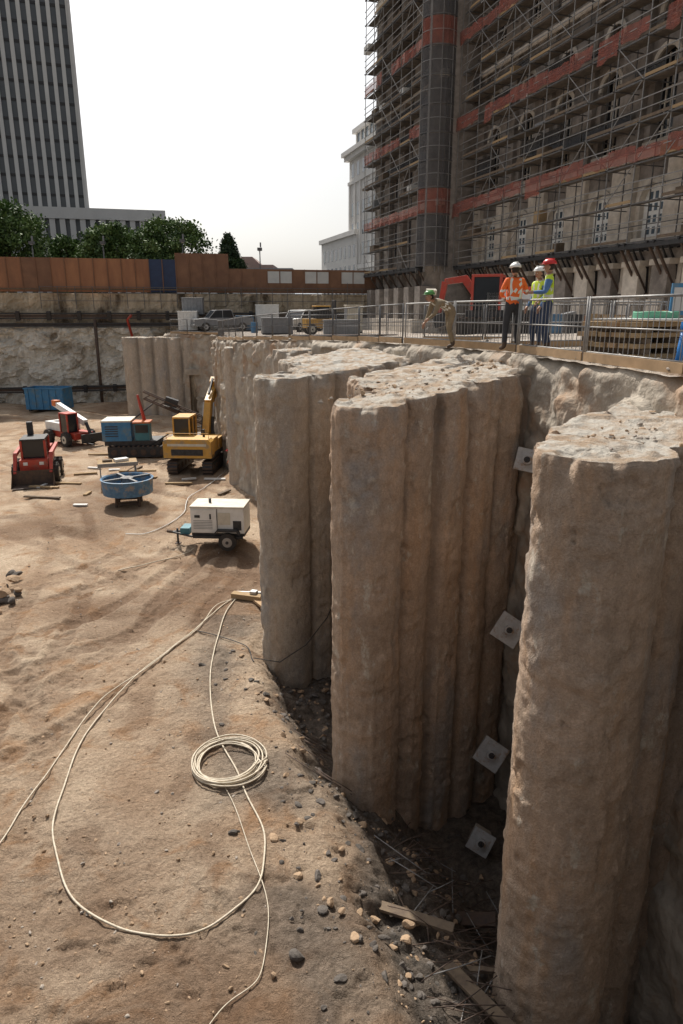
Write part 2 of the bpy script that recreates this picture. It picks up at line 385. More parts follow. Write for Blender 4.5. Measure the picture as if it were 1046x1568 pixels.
# ------------------------------------------------------------------ piers
def pier(name,c0,direc,n,sp,r,ztop,zbot,ds,dz,seed,mat,w=0.0,amp=1.0,rise=0.0):
    d=Vector(direc).normalized();nf=Vector((d.y,-d.x))
    rr=[r*(1+.07*math.sin(seed*3.1+i*2.3)) for i in range(n)]
    si=[i*sp for i in range(n)];L=si[-1];sh=.8*w
    smin=-rr[0];smax=L+rr[-1]
    ph=np.linspace(0,math.pi,3000);s=smin+(smax-smin)*(1-np.cos(ph))/2
    hf=np.zeros_like(s);hb=np.zeros_like(s)
    for i in range(n):
        q=np.sqrt(np.clip(rr[i]**2-(s-si[i])**2,0,None));hf=np.maximum(hf,q)
        j=(i+1)%n;q=np.sqrt(np.clip(rr[j]**2-(s-si[i]-sh)**2,0,None));hb=np.maximum(hb,q)
        if i==0:
            q=np.sqrt(np.clip(rr[0]**2-s**2,0,None));hb=np.where(s<sh,np.maximum(hb,q*(1-np.clip(s/(sh+.01),0,1)**2)),hb)
    we=w*sstep(-.1,sh+.3,s) if w else 0*s
    P=np.concatenate([np.stack([s,hf],1),np.stack([s,-hb-we],1)[::-1]])
    seg=np.hypot(*np.diff(np.vstack([P,P[:1]]),axis=0).T);cum=np.concatenate([[0],np.cumsum(seg)])
    N=int(cum[-1]/ds);tt=np.linspace(0,cum[-1],N,endpoint=False);Pc=np.vstack([P,P[:1]])
    S=np.interp(tt,cum,Pc[:,0]);O=np.interp(tt,cum,Pc[:,1])
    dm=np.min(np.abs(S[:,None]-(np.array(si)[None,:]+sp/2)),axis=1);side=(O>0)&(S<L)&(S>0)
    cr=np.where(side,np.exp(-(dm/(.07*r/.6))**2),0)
    X=c0[0]+d.x*S+nf.x*O;Y=c0[1]+d.y*S+nf.y*O
    tx=np.roll(X,-1)-np.roll(X,1);ty=np.roll(Y,-1)-np.roll(Y,1);ln=np.hypot(tx,ty)+1e-9
    nx,ny=-ty/ln,tx/ln
    cx,cy=X.mean(),Y.mean()
    if np.sum(nx*(X-cx)+ny*(Y-cy))<0: nx,ny=-nx,-ny
    K=int((ztop-zbot)/dz);zs=np.concatenate([ztop-np.array([0,.012,.03,.055]),np.linspace(ztop-.09,zbot,K-4)])
    XX=np.tile(X,(K,1));YY=np.tile(Y,(K,1));ZZ=np.tile(zs[:,None],(1,N))
    D=amp*(.045*fbm(XX*.8,YY*.8,ZZ*.35,3,seed)+.028*fbm(XX*2.6,YY*2.6,ZZ*1.8,3,seed+5)+.026*fbm(XX*8,YY*8,ZZ*8,3,seed+9,.6)+.014*fbm(XX*2,YY*2,ZZ*9,2,seed+13))
    chip=fbm(XX*1.7,YY*1.7,ZZ*1.7,4,seed+31);D-=amp*.04*sstep(.30,.34,chip);D+=amp*.03*sstep(.25,.4,-chip)
    D+=amp*.025*sstep(.2,.3,vn(XX*5,YY*5,ZZ*.12,seed+22))
    # overflow collar of set grout under parts of the rim
    over=sstep(.1,.2,vn(XX*1.1,YY*1.1,0,seed+28));hgt=.35+.5*(vn(XX*4,YY*4,0,seed+29)*.5+.5)
    D+=.035*over*(1-sstep(hgt*.85,hgt,ztop-ZZ))
    D-=.03*cr[None,:]*(1+vn(XX,YY,ZZ*2,seed+3))
    dt=ztop-ZZ
    ed=fbm(XX*2.4,YY*2.4,0,3,seed+40)*.7+.5
    notch=sstep(.58,.75,ed)
    D-=(.02+.03*ed)*np.exp(-(dt/.035)**2)+notch*.2*np.exp(-(dt/.2)**2)
    XX=XX+nx*D;YY=YY+ny*D
    topn=.05*fbm(X*1.5,Y*1.5,0,3,seed+50)-.05*notch[0]
    for q,f in enumerate((1,.95,.85,.7)): ZZ[q]+=topn*f
    rs=rise*np.clip(S,0,L)
    ZZ=ZZ+rs[None,:]*(ZZ-zbot)/(ztop-zbot)
    V=[np.stack([XX,YY,ZZ],-1).reshape(-1,3)]
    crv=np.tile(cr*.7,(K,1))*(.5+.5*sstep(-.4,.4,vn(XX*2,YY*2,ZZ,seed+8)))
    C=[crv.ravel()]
    I=np.arange(K*N).reshape(K,N);J=np.roll(I,-1,1)
    F=[np.stack([I[:-1],I[1:],J[1:],J[:-1]],-1).reshape(-1,4)]
    Sc=np.clip(S,0.15*r,L);wc=np.interp(Sc,s,we);ax=c0[0]+d.x*Sc-nf.x*wc/2;ay=c0[1]+d.y*Sc-nf.y*wc/2
    Kt=max(6,int((r+w/2)/ds*.8));prev=I[0];base=K*N
    for k in range(1,Kt+1):
        f=k/Kt;xx=XX[0]*(1-f)+ax*f;yy=YY[0]*(1-f)+ay*f
        q=sstep(0,.08,f)
        zz=rs+ztop+topn*(1-q)+q*(-.02+.06*fbm(xx*1.3,yy*1.3,0,4,seed+60)+.04*fbm(xx*6,yy*6,0,4,seed+66,.6)+.04*sstep(.1,.2,fbm(xx*2.2,yy*2.2,0,3,seed+70)))
        V.append(np.stack([xx,yy,zz],-1));C.append(np.zeros(N));cur=base+np.arange(N);base+=N
        F.append(np.stack([prev,np.roll(prev,-1),np.roll(cur,-1),cur],-1));prev=cur
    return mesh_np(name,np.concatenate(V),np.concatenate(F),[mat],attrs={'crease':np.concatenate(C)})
DIR=(.78,.63)
pier('concrete_pile_buttress',(3.12,7.95),DIR,4,1.04,.76,7.42,-3.0,.03,.04,11,'pile_concrete',w=.6,rise=.06)
pier('concrete_pile_buttress',(.50,12.3),DIR,7,.86,.63,7.42,-3.0,.035,.05,23,'pile_concrete',w=2.0,rise=.10)
pier('concrete_pile_buttress',(-1.48,17.0),DIR,9,.90,.64,7.45,-1.5,.04,.06,37,'pile_concrete_grey',w=3.0,rise=.075)
pier('concrete_pile_buttress',(-1.9,26.2),DIR,8,.95,.66,7.6,-.5,.07,.1,41,'pile_concrete_grey',w=3.6,rise=.02)
pier('concrete_pile_buttress',(-5.3,36.2),DIR,6,1.05,.72,7.2,-.5,.09,.12,53,'pile_concrete_grey',w=2.8,rise=.03)
pier('concrete_pile_buttress',(-7.1,45),(.9,.3),4,.98,.62,6.2,-.5,.1,.15,59,'pile_concrete_grey',w=1.0)
pier('concrete_pile_buttress',(-17.3,58.3),(1,-.04),9,1.2,.82,6.9,-.5,.1,.15,67,'pile_concrete_grey',w=2.2)
m=MB();m.box((0,0,0),(3.0,.5,.5),'concrete_rough');m.box((0,.3,-2.6),(2.3,.2,4.6),'shotcrete_upper');m.box((-1.35,.1,-2.6),(.35,.5,4.8),'concrete_rough');m.box((1.35,.1,-2.6),(.35,.5,4.8),'concrete_rough')
m.build('anchor_beam',(-11.3,56.9,4.2),0,.03)
def sidewall():
    ys=np.concatenate([np.arange(-8,24,.07),np.arange(24,75,.2)]);X0=xe(ys)
    seg=np.hypot(np.diff(X0),np.diff(ys));cum=np.concatenate([[0],np.cumsum(seg)]);N=int(cum[-1]/.07);t=np.linspace(0,cum[-1],N)
    X=np.interp(t,cum,X0);Y=np.interp(t,cum,ys)
    tx=np.gradient(X);ty=np.gradient(Y);l=np.hypot(tx,ty);nx,ny=-ty/l,tx/l
    zt=zp(Y)+.02;fr=(np.linspace(0,1,120)[:,None])**1.4
    Z=zt*(1-fr)+(-3)*fr;XX=X+0*Z;YY=Y+0*Z
    blk=vn(XX*1.3,YY*1.3,Z*1.1,79)
    D=.05*np.abs(np.sin(t*math.pi/.95))+.14*fbm(XX*.8,YY*.8,Z*.8,4,77)+.11*fbm(XX*3,YY*3,Z*3,4,78)+.12*sstep(.05,.12,blk)+.12*fr
    D=D-.25*np.exp(-(fr*11/.12)**2)*(.6+.5*vn(XX*1.5,YY*1.5,0,5))
    XX=XX+nx*D;YY=YY+ny*D
    n=XX.shape;V=np.stack([XX,YY,Z],-1).reshape(-1,3);I=np.arange(V.shape[0]).reshape(n)
    F=np.stack([I[:-1,:-1],I[1:,:-1],I[1:,1:],I[:-1,1:]],-1).reshape(-1,4)
    mesh_np('pit_side_wall',V,F,['concrete_rough'])
sidewall()
# ------------------------------------------------------------------ rear excavation wall
def rearwall():
    xs=np.arange(-64,30,.14);Y0=backwall_y(xs)
    zs=np.linspace(-.6,10.6,100);X,Z=np.meshgrid(xs,zs);Y=np.tile(Y0,(100,1))
    wx=X+.5*fbm(X*.8,0*X,Z*.8,3,201);wz=Z+.5*fbm(X*.8,0*X,Z*.8,3,205)
    rock=0
    for sc,a,sd_ in ((1.0,.42,97),(2.1,.22,98),(4.2,.1,99)): rock=rock+a*sstep(-.05,.05,vn(wx*sc,0*X,wz*sc*1.2,sd_))+a*.6*vn(wx*sc*1.4,0*X,wz*sc,sd_+50)
    D=.35*fbm(X*.4,0*X,Z*.4,3,90)+rock*np.where(Z<7.5,.9,.25)+.25*(Z<7.6)+.12*((np.mod(X,2.1)<.35)&(Z>7.6))+.06*fbm(X*5,0*X,Z*5,2,91)
    Y=Y-D
    V=np.stack([X,Y,Z],-1).reshape(-1,3);I=np.arange(V.shape[0]).reshape(X.shape)
    F=np.stack([I[:-1,:-1],I[:-1,1:],I[1:,1:],I[1:,:-1]],-1).reshape(-1,4)
    zc=(Z[:-1,:-1]+Z[1:,1:])/2;mid=(zc>7.6).astype(int).ravel()
    mesh_np('excavation_wall',V,F,['shotcrete','shotcrete_upper'],midx=mid,smooth=False)
rearwall()
ang=math.atan2(8,33)
def wl(x,off=0,z=0):
    y=float(backwall_y(x));a=ang if -43<x<27 else 0
    return (x+math.sin(a)*off,y-math.cos(a)*off,z)
m=MB()
for z,h,dpt in ((8.55,.42,.95),(7.75,.2,.9),(1.9,.4,1.9)):
    for k in (-1,1): 
        m.tube([wl(-43,dpt,z+k*h/2),wl(-16 if z<7 else 25,dpt,z+k*h/2)],.10,'steel_dark',4)
    m.tube([wl(-43,dpt-.15,z),wl(-16 if z<7 else 25,dpt-.15,z)],.15,'steel_rust',4)
for x in np.arange(-43,25,2.6):
    m.box(wl(x,.95,8.55),(.35,.5,.75),'steel_dark',(R(15),0,ang))
    if x<-16: m.box(wl(x,1.9,1.9),(.35,.5,.6),'steel_dark',(R(15),0,ang))
m.build('steel_waler')
m=MB()
for x in (-32.5,-23.5): m.tube([wl(x,1.5,0),wl(x,1.0,8.2)],.15,'steel_rust',8)
m.tube([wl(-20.2,1.6,6.2),wl(-20.6,1.6,8.2),wl(-20.2,2.2,8.6)],.12,'red_paint',8)
m.build('drain_pipe')
m=MB();x=-44
i=0
while x<26:
    x2=x+1.22
    top=13.7; mat='fence_orange' if (i//4)%3 else 'fence_brown'
    if -16.9<x<-11.2: top=14.3;mat='fence_brown'
    if -19.4<x<-16.9: mat='fence_blue'
    if x>-11.2: top=12.95;mat='fence_brown'
    if -27<x<-19.4: mat='fence_orange'
    a=Vector(wl(x,.15));b=Vector(wl(x2,.15));c=(a+b)/2
    m.box((c.x,c.y,(top+10.7)/2),(1.25,.05,top-10.7),mat,(0,0,ang))
    m.box((a.x,a.y-.07,(top+10.7)/2),(.08,.08,top-10.7+.03),'fence_brown',(0,0,ang))
    if x>-9.5 and i%3!=2: m.box((c.x,c.y-.06,12.2),(1.15,.03,1.1),'poster',(0,0,ang))
    m.box((c.x,c.y-.1,10.95),(1.25,.12,.12),'timber_dark',(0,0,ang))
    x=x2;i+=1
m.build('site_hoarding_fence')
m=MB()
for z in (9.9,10.6,11.15): m.tube([wl(-28,.45,z),wl(25,.45,z)],.035,'galv_dark',4)
for x in np.arange(-28,25,1.5): m.tube([wl(x,.45,9.2),wl(x,.45,11.2+(.5 if int(x)%3==0 else 0))],.035,'galv_dark',4)
m.build('wall_railing')
# ------------------------------------------------------------------ trees
def tree(name,loc,w,h,mats,seed,conical=False,trunk=2.5):
    rg=np.random.default_rng(seed);m=MB()
    m.tube([(0,0,0),(.1,.05,h*.3),(0,.1,h*.62)],[.24,.18,.08],'bark',7)
    cl=[];n=130
    for i in range(n):
        t=rg.random()
        if conical: z=h*(.1+.88*t);rad=w/2*(1-t)**.8*(.3+.7*rg.random())
        else:
            z=h*(.12+.82*t);rad=w/2*math.sqrt(max(0.02,1-((t-.42)/.62)**2))*(.2+.85*math.sqrt(rg.random()))
        a=rg.random()*6.283
        cl.append((rad*math.cos(a),rad*math.sin(a),z))
    for c in cl[::6]:
        m.tube([(0,0,h*.28),(c[0]*.5,c[1]*.5,c[2]*.8),c],[.09,.05,.02],'bark',5)
    C=np.array(cl);K=150
    cen=np.repeat(C,K,0)+rg.normal(0,1,(n*K,3))*np.array([w*.055,w*.055,h*.04])*(.6 if conical else 1)
    sz=rg.uniform(.11,.24,(n*K,1))*(.7 if conical else 1);u=rg.normal(0,1,(n*K,3));u/=np.linalg.norm(u,axis=1,keepdims=True)
    v=np.cross(u,rg.normal(0,1,(n*K,3)));v/=np.linalg.norm(v,axis=1,keepdims=True)
    Q=np.stack([cen-u*sz,cen-v*sz*.6,cen+u*sz,cen+v*sz*.6],1).reshape(-1,3)
    b=len(m.v)
    nb=len(mats);cm=rg.integers(0,nb,n);mm=np.where(rg.random(n*K)<.7,np.repeat(cm,K),rg.integers(0,nb,n*K))
    allv=[tuple(p) for p in m.v]+[tuple(q) for q in Q];F=[tuple(f) for f in m.f]+[(b+4*i,b+4*i+1,b+4*i+2,b+4*i+3) for i in range(n*K)]
    me=bpy.data.meshes.new(name);me.from_pydata(allv,[],F);me.materials.append(M['bark'])
    for q in mats: me.materials.append(M[q])
    me.polygons.foreach_set('material_index',[0]*len(m.m)+[int(q)+1 for q in mm]);me.update()
    o=bpy.data.objects.new(name,me);scene.collection.objects.link(o);o.location=loc
LM=['leaf0','leaf1','leaf2','leaf3']
for i,(x,y,w,h) in enumerate([(-38.6,84,9.8,10.4),(-33.2,88,4.4,7.0),(-26.8,85,7.2,8.2),(-19.6,84,9.2,8.5),(-23.2,92,4,7),(-44,86,9,9)]):
    tree('street_tree',(x,y,10.5),w,h,LM,100+i)
tree('pine_tree',(-13.0,84,10.5),5.6,6.9,['pine0','pine1','leaf3'],200,True)
def lamp(x,y,h):
    m=MB();m.tube([(0,0,0),(0,0,h)],[.09,.06],'galv_dark',8);m.box((0,0,h+.15),(.5,.5,.3),'galv_dark');m.cyl((0,0,h-.05),(0,0,h),.18,'white_paint',8);m.box((.1,0,h+.6),(.15,.15,.5),'grey_paint');m.build('street_lamp',(x,y,10.5))
for x,y,h in ((-33.5,79,5.4),(-25.8,79,5.4),(-17.2,79,5.6),(-9.2,82,5)): lamp(x,y,h)
# ------------------------------------------------------------------ office tower
m=MB();m.X=Matrix.Translation((-60.9,178,0))@Matrix.Rotation(R(19.5),4,'Z')
m.b2(-100,0,.9,38,10.5,125,'tower_glass')
x=-.3
while x>-95:
    m.b2(x-.42,x+.42,.1,.9,32,125,'tower_fin');x-=2.05
m.b2(-.3,.3,-.1,38,32,125,'tower_fin')
for z in np.arange(35,125,3.9): m.b2(-95,-.3,.75,.9,z,z+.6,'steel_dark')
m.X=Matrix.Translation((-42.2,174,0))@Matrix.Rotation(R(14.5),4,'Z')
m.b2(-110,0,.9,16,10.5,30.4,'tower_glass')
x=-.3
while x>-105:
    m.b2(x-.6,x+.6,0,.9,10.5,29.2,'tower_fin');x-=2.2
m.b2(-110,.7,-.3,16.3,29.2,31.6,'tower_fin')
m.b2(-.3,.4,-.1,16,10.5,29.2,'tower_fin')
m.build('office_tower')
m=MB();FD=Vector((-.304,.953,0));FN=Vector((-.953,-.304,0))
def frame(ox,oy): return Matrix(((FD.x,FN.x,0,ox),(FD.y,FN.y,0,oy),(0,0,1,0),(0,0,0,1)))
m.X=frame(1.6,150)
def wb(s0,s1,n0,n1,z0,z1,mat): m.b2(s0,s1,n0,n1,z0,z1,mat)
wb(-40,0,-30,0,10.5,37.4,'white_stone');wb(-40.5,.8,-30,.9,37.4,38.2,'white_stone');wb(-40.8,1.2,-30,1.4,38.2,39,'white_stone')
wb(-38,-1.5,-28,-1,39,42.2,'glass_mid');wb(-39,-.6,-28,-.3,42.2,43,'white_stone')
for s in np.arange(-38,-1,2.4): wb(s,s+.5,-2,-.8,39,42.2,'white_stone')
wb(-40.2,.3,-30,.3,33,33.6,'white_stone');wb(-40.2,.3,-30,.3,17,17.8,'white_stone')
for s in np.arange(-38,-1,3.2):
    for z in (12,19.5,23.3,27.1,34.2): wb(s,s+1.3,-.5,.03,z,z+(2.4 if z!=12 else 3.6),'glass_mid')
    wb(s+1.9,s+2.6,-.1,.25,18,33,'white_stone')
m.X=frame(-4.6,168)
wb(-25,0,-30,0,10.5,23.5,'white_stone');wb(-25,.5,-30,.5,23.5,24.4,'white_stone')
for s in np.arange(-24,-1,3):
    for z in (12,15.6,19.4): wb(s,s+1.3,-.5,.04,z,z+2.3,'glass_mid')
m.build('classical_stone_building')
m=MB();m.b2(-60,-24,250,270,10.5,23,'white_stone');m.b2(-61,-23.5,249,271,23,24.2,'roof_red')
for x in np.arange(-58,-26,3): m.b2(x,x+1.6,249.9,250.3,19,21.5,'glass_mid')
m.prism([(-44,24.2),(-28,24.2),(-31,27),(-41,27)],252,268,'roof_red');m.build('distant_brick_building')
m=MB();m.b2(-36,-14,200,216,10.5,19.5,'white_stone');m.b2(-36.5,-13.5,199.5,216.5,19.5,20.3,'grey_paint')
for x in np.arange(-34,-16,3): m.b2(x,x+1.8,199.9,200.3,16,18.3,'glass_mid')
m.build('distant_office_building')
hx=np.linspace(-2600,2600,160);V=[];F=[]
for i,x in enumerate(hx):
    h=60+35*float(fbm(np.array([x/400.]),0,0,4,3)[0])
    V+=[(x,2600,0),(x,2900,h+60)]
F=[(2*i,2*i+2,2*i+3,2*i+1) for i in range(159)]
mesh_np('hill',V,F,['hill_haze'])
# ------------------------------------------------------------------ temple with scaffold
m=MB();m.X=frame(17.5,35)
H0=12.6;HT=44
def arch(s0,s1,nf,z1,rad,mat,depth=.35):
    c=(s0+s1)/2;k=10
    pts=[(c+rad*math.cos(math.pi*i/k),z1+rad*math.sin(math.pi*i/k)) for i in range(k+1)]
    top=z1+rad+.25
    for i in range(k):
        a,b=pts[i],pts[i+1]
        P=[(a[0],nf,a[1]),(b[0],nf,b[1]),(b[0],nf,top),(a[0],nf,top)]
        Q=[(p[0],nf-depth,p[2]) for p in P]
        m.add(P+Q,[(0,1,2,3),(0,4,5,1)],mat)
        oa=(c+(rad+.28)*math.cos(math.pi*i/k),z1+(rad+.28)*math.sin(math.pi*i/k));ob=(c+(rad+.28)*math.cos(math.pi*(i+1)/k),z1+(rad+.28)*math.sin(math.pi*(i+1)/k))
        R0=[(a[0],nf+.12,a[1]),(b[0],nf+.12,b[1]),(ob[0],nf+.12,ob[1]),(oa[0],nf+.12,oa[1])]
        R1=[(p[0],nf-.02,p[2]) for p in R0]
        m.add(R0+R1,[(0,1,2,3),(0,4,5,1),(3,2,6,7)],'granite_light')
WN=-1.9
rows=[(13.0,14.9,.95),(18.0,21.6,.85),(23.6,24.2,.7),(28.0,32.0,.85),(34.2,34.8,.7),(38,41,.85)]
sw=1.8
for k in range(-5,6):
    c=sw+4.5*k
    if c>26: break
    s0,s1=c-2.25,c+2.25
    m.b2(s0-.01,s0+.95,WN-2,WN+.35,16.9,HT,'granite')
    m.b2(s1-.95,s1+.01,WN-2,WN+.33,16.9,HT,'granite')
    m.b2(s0-.01,s0+.95,WN-2,WN+.35,8.0,16.9,'granite_light')
    m.b2(s1-.95,s1+.01,WN-2,WN+.33,8.0,16.9,'granite_light')
    z=12.2
    for (z0,z1,rad) in rows:
        gm='granite_light' if z0<14 else 'granite'
        m.b2(s0+.95,s1-.95,WN-.6,WN,z,z0,gm)
        m.b2(s0+.95,c-rad,WN-.6,WN,z0,z1+rad+.25,gm);m.b2(c+rad,s1-.95,WN-.6,WN,z0,z1+rad+.25,gm)
        arch(c-rad,c+rad,WN,z1,rad,gm)
        m.b2(c-rad,c+rad,WN-.42 if z0<14 else WN-.62,WN-.3 if z0<14 else WN-.5,z0,z1+rad,'arch_white' if z0<14 else 'glass_dark')
        mt='glass_mid' if z0<14 else 'granite_light'
        if z0<14:
            for q in (-.45,0,.45):
                for zz in np.arange(z0+.2,z1+.5,.62): m.b2(c+q*rad-.11,c+q*rad+.11,WN-.3,WN-.27,zz,zz+.38,mt)
        else:
            for q in (-.5,0,.5): m.b2(c+q*rad-.04,c+q*rad+.04,WN-.5,WN-.42,z0,z1+rad*.85,mt)
            for zz in np.arange(z0+.5,z1+.4,.7): m.b2(c-rad,c+rad,WN-.5,WN-.43,zz,zz+.07,mt)
        m.b2(c-rad-.25,c+rad+.25,WN,WN+.22,z0-.3,z0,'granite_light')
        z=z1+rad+.25
    m.b2(s0+.95,s1-.95,WN-.6,WN,z,HT,'granite')
    m.b2(s0,s1,WN+.36,WN+.5,17.1,17.5,'granite_light');m.b2(s0,s1,WN+.36,WN+.5,26.3,26.7,'granite_light')
m.b2(-24,27,WN-14,WN-1.2,8,HT,'granite_dark')
for k in range(-10,13):
    s=-.45+2.25*k
    if s>26: break
    m.b2(s-.62,s+.62,WN-1.0,WN+.9,7.4,11.4,'granite_light' if k%2 else 'granite')
    m.b2(s-.5,s+.5,WN+.9,WN+1.15,7.4,9.6,'granite_light')
    m.b2(s-.75,s+.75,WN-1,WN+1.0,11.4,11.7,'granite_light')
m.b2(-24,27,WN-1.1,WN+.6,11.7,12.2,'granite')
TN=2.6
m.b2(27.2,42,-10,TN-1.7,7.4,60,'granite')
for s in (28.6,32.0,35.4,38.8,41.4):
    m.b2(s-.7,s+.7,TN-1.7,TN-1.2,7.4,60,'granite')
for s in (30.3,33.7,37.1,40.1):
    for z in (14,19,24,29,34,39): m.b2(s-.5,s+.5,TN-1.72,TN-1.66,z,z+3,'glass_dark')
for z in (17.3,26.5,36): m.b2(27,42.2,TN-1.69,TN-1.1,z,z+.5,'granite_light')
for s in np.arange(28,42,2.4): m.b2(s-.55,s+.55,TN-1.6,TN+.1,7.2,11.0,'granite')
m.b2(27.4,41.8,-8,TN+.8,7.0,8.3,'granite_light')
m.X=frame(17.5,35)@Matrix.Translation((28.4,TN-1.6,0))
m.tube([(0,0,8),(0,0,60)],1.0,'granite',12)
m.build('granite_temple')
m=MB();m.X=frame(17.5,35)
r=.036
def run(s0,s1,n,z0,z1,seed):
    rg=random.Random(seed);bays=np.arange(s0,s1+.01,2.25)
    for s in bays:
        m.tube([(s,n,z0-.6),(s,n,z1)],r,'galv',4,caps=False)
        m.tube([(s,n-1.2,z0-.3),(s,n-1.2,z1)],r,'galv_dark',4,caps=False)
    z=z0
    while z<z1:
        low=z<z0+4.5
        m.b2(s0,s1,n-(.75 if low else 1.05),n-.25,z,z+.05,'deck_dark')
        m.tube([(s0,n+.03,z-.05),(s1,n+.03,z-.05)],r*1.3,'galv_dark',4)
        for s in bays[:-1]:
            if rg.random()<.75: m.b2(s+.03,s+2.2,n+.01,n+.04,z+.05,z+.2,rg.choice(['timber_dark','timber','timber_dark','deck_dark']))
        for q in (.55,1.05): m.tube([(s0,n+.05,z+q),(s1,n+.05,z+q)],r*.9,'galv',4,caps=False)
        m.tube([(s0,n-1.2,z+1.0),(s1,n-1.2,z+1.0)],r*.9,'galv_dark',4,caps=False)
        for s in bays:
            m.tube([(s,n+.15,z-.06),(s,n-1.9,z-.06)],r,'galv_dark',4,caps=False)
            if rg.random()<.33 and s+2.25<=s1+.1:
                a,b=(0,2.0) if rg.random()<.5 else (2.0,0)
                m.tube([(s,n+.06,z+a),(s+2.25,n+.06,z+b)],r*.8,'galv',4,caps=False)
            if rg.random()<.18: m.b2(s+.3,s+.7+rg.random(),n-.9,n-.3,z+.06,z+.06+rg.random()*.8,rg.choice(['timber','white_paint','grey_paint','timber_dark','timber_dark']))
        z+=2.0
run(-21.3,26.5,0,H0,HT,1)
run(28.3,42,TN,H0,60,2)
for nn in (TN,TN-1.3,TN-2.6):
    m.tube([(26.9,nn,H0-.5),(26.9,nn,60)],r,'galv',4)
m.build('scaffolding')
m=MB();m.X=frame(17.5,35)
rg=random.Random(5)
def net(s0,s1,n,z0,z1,mat,sag=.12):
    k=max(1,int((s1-s0)/.37));V=[];F=[]
    for i in range(k+1):
        s=s0+(s1-s0)*i/k;dz=rg.uniform(-1,1)*sag
        V+=[(s,n+.08+rg.uniform(-.06,.08),z0+dz),(s,n+.08+rg.uniform(-.04,.06),z1-abs(dz)*.9)]
    F=[(2*i,2*i+2,2*i+3,2*i+1) for i in range(k)];m.add(V,F,mat)
for z in (H0+4.0,H0+10.0,H0+16.0,H0+24.0):
    s=-21.3
    while s<26:
        q=rg.random()
        if q<.78: net(s,s+2.2,0,z+.1,z+.75+rg.random()*.3,'net_red')
        elif q<.93: net(s,s+rg.uniform(.8,1.8),0,z-.3,z+.9,'net_red')
        s+=2.25
    s=28.3
    while s<41:
        if rg.random()<.85: net(s,s+2.2,TN,z,z+.75+rg.random()*.3,'net_red')
        s+=2.25
m.build('red_debris_netting')
m=MB();m.X=frame(17.5,35)
for i,z in enumerate(np.arange(H0,60,2.0)):
    col='net_red' if i in (2,8) else 'net_dark'
    P=[];k=10
    for j in range(k+1):
        a=math.pi*.5+math.pi*1.05*j/k
        P.append((28.3+1.45*math.cos(a),TN-1.3+1.45*math.sin(a)))
    V=[(p[0],p[1],z+.06) for p in P]+[(p[0],p[1],z+1.9) for p in P]
    m.add(V,[(j,j+1,j+1+k+1,j+k+1) for j in range(k)],col)
    m.tube([(p[0],p[1],z) for p in P],.05,'galv_dark',4);m.tube([(p[0],p[1],z+1) for p in P],.03,'galv',4)
    if i>3:
        m.b2(28.5,42,TN-1.15,TN-1.12,z+.1,z+1.2,'net_dark')
for j in range(0,11,2):
    p=P[j];m.tube([(p[0],p[1],H0-.5),(p[0],p[1],60)],.04,'galv',4)
for i,z in enumerate(np.arange(H0+6,HT,2.0)):
    for s in np.arange(-21.3,26,2.25):
        if rg.random()<.28: m.b2(s+.05,s+2.2,-1.28,-1.25,z+.1,z+(1.1 if rg.random()<.6 else 1.85),'net_dark')
m.build('dark_debris_netting')
m=MB();m.X=frame(17.5,35)
def brk(s,n,dz=0):
    m.tube([(s,n+.2,H0-.1),(s,n-2.6,H0-.1)],.09,'steel_dark',4)
    m.tube([(s,n+.05,H0-.15),(s,n-1.7,H0-2.6)],.085,'steel_rust',4)
    m.tube([(s,n-1.5,H0-.1),(s,n-1.7,H0-2.9)],.09,'steel_dark',4)
    m.tube([(s,n-.75,H0-.1),(s,n-1.55,H0-1.3)],.06,'steel_dark',4)
for s in np.arange(-21.3,26.6,2.25): brk(s,0);brk(s+.5,0)
for s in np.arange(28.3,42.1,1.7): brk(s,TN)
for n,a,b in ((0,-21.3,26.5),(TN,28,42)):
    m.b2(a,b,n-.1,n+.12,H0-.35,H0-.12,'steel_dark');m.b2(a,b,n-1.3,n-1.15,H0-.35,H0-.12,'steel_dark')
    m.tube([(a,n-1.6,H0-2.7),(b,n-1.6,H0-2.7)],.09,'steel_rust',4)
m.build('scaffold_bracket')
# ------------------------------------------------------------------ guard rail along pit edge
def railing(name,pts,zf,panel=2.4,mat='galv'):
    m=MB()
    P=[Vector(p) for p in pts];
    for a,b in zip(P[:-1],P[1:]):
        L=(b-a).length;n=max(1,round(L/panel))
        for i in range(n):
            p=a+(b-a)*i/n;q=a+(b-a)*(i+1)/n;d=(q-p).normalized()
            p=p+d*.04;q=q-d*.04
            z0=float(zf(p.y));z1=float(zf(q.y))
            A=lambda t,h:(p.x+(q.x-p.x)*t,p.y+(q.y-p.y)*t,z0+(z1-z0)*t+h)
            m.tube([A(0,0),A(0,1.15)],.024,mat,6);m.tube([A(1,0),A(1,1.15)],.024,mat,6)
            m.tube([A(0,1.12),A(1,1.12)],.022,mat,6);m.tube([A(0,.18),A(1,.18)],.018,mat,6);m.tube([A(0,.62),A(1,.62)],.014,mat,5)
            k=max(3,int((q-p).length/.14))
            for j in range(1,k): m.tube([A(j/k,.18),A(j/k,1.12)],.007,mat,4,caps=False)
            kb=(p+q)/2;m.box((kb.x-.03,kb.y,(z0+z1)/2+.09),((q-p).length,.03,.16),'timber_kick',(0,0,math.atan2(d.y,d.x)))
    return m.build(name)
ep=lambda y,off=.25:(float(xe(y))+off,y,0)
railing('guard_railing',[ep(7.4),ep(10.06),ep(15.7),ep(20.6)],zp)
railing('guard_railing',[ep(20.8,.3),ep(24,.3),ep(35,.3),ep(44,.3),ep(55,.3),(-14.2,58.6,0)],zp,2.2,'galv_dark')
railing('guard_railing',[(4.2,17.5,0),(9.5,18.5,0)],zp,2.4)
railing('crowd_barrier',[(2.6,22.5,0),(6.3,21.5,0),(11,21.5,0)],zp,2.2,'galv_dark')
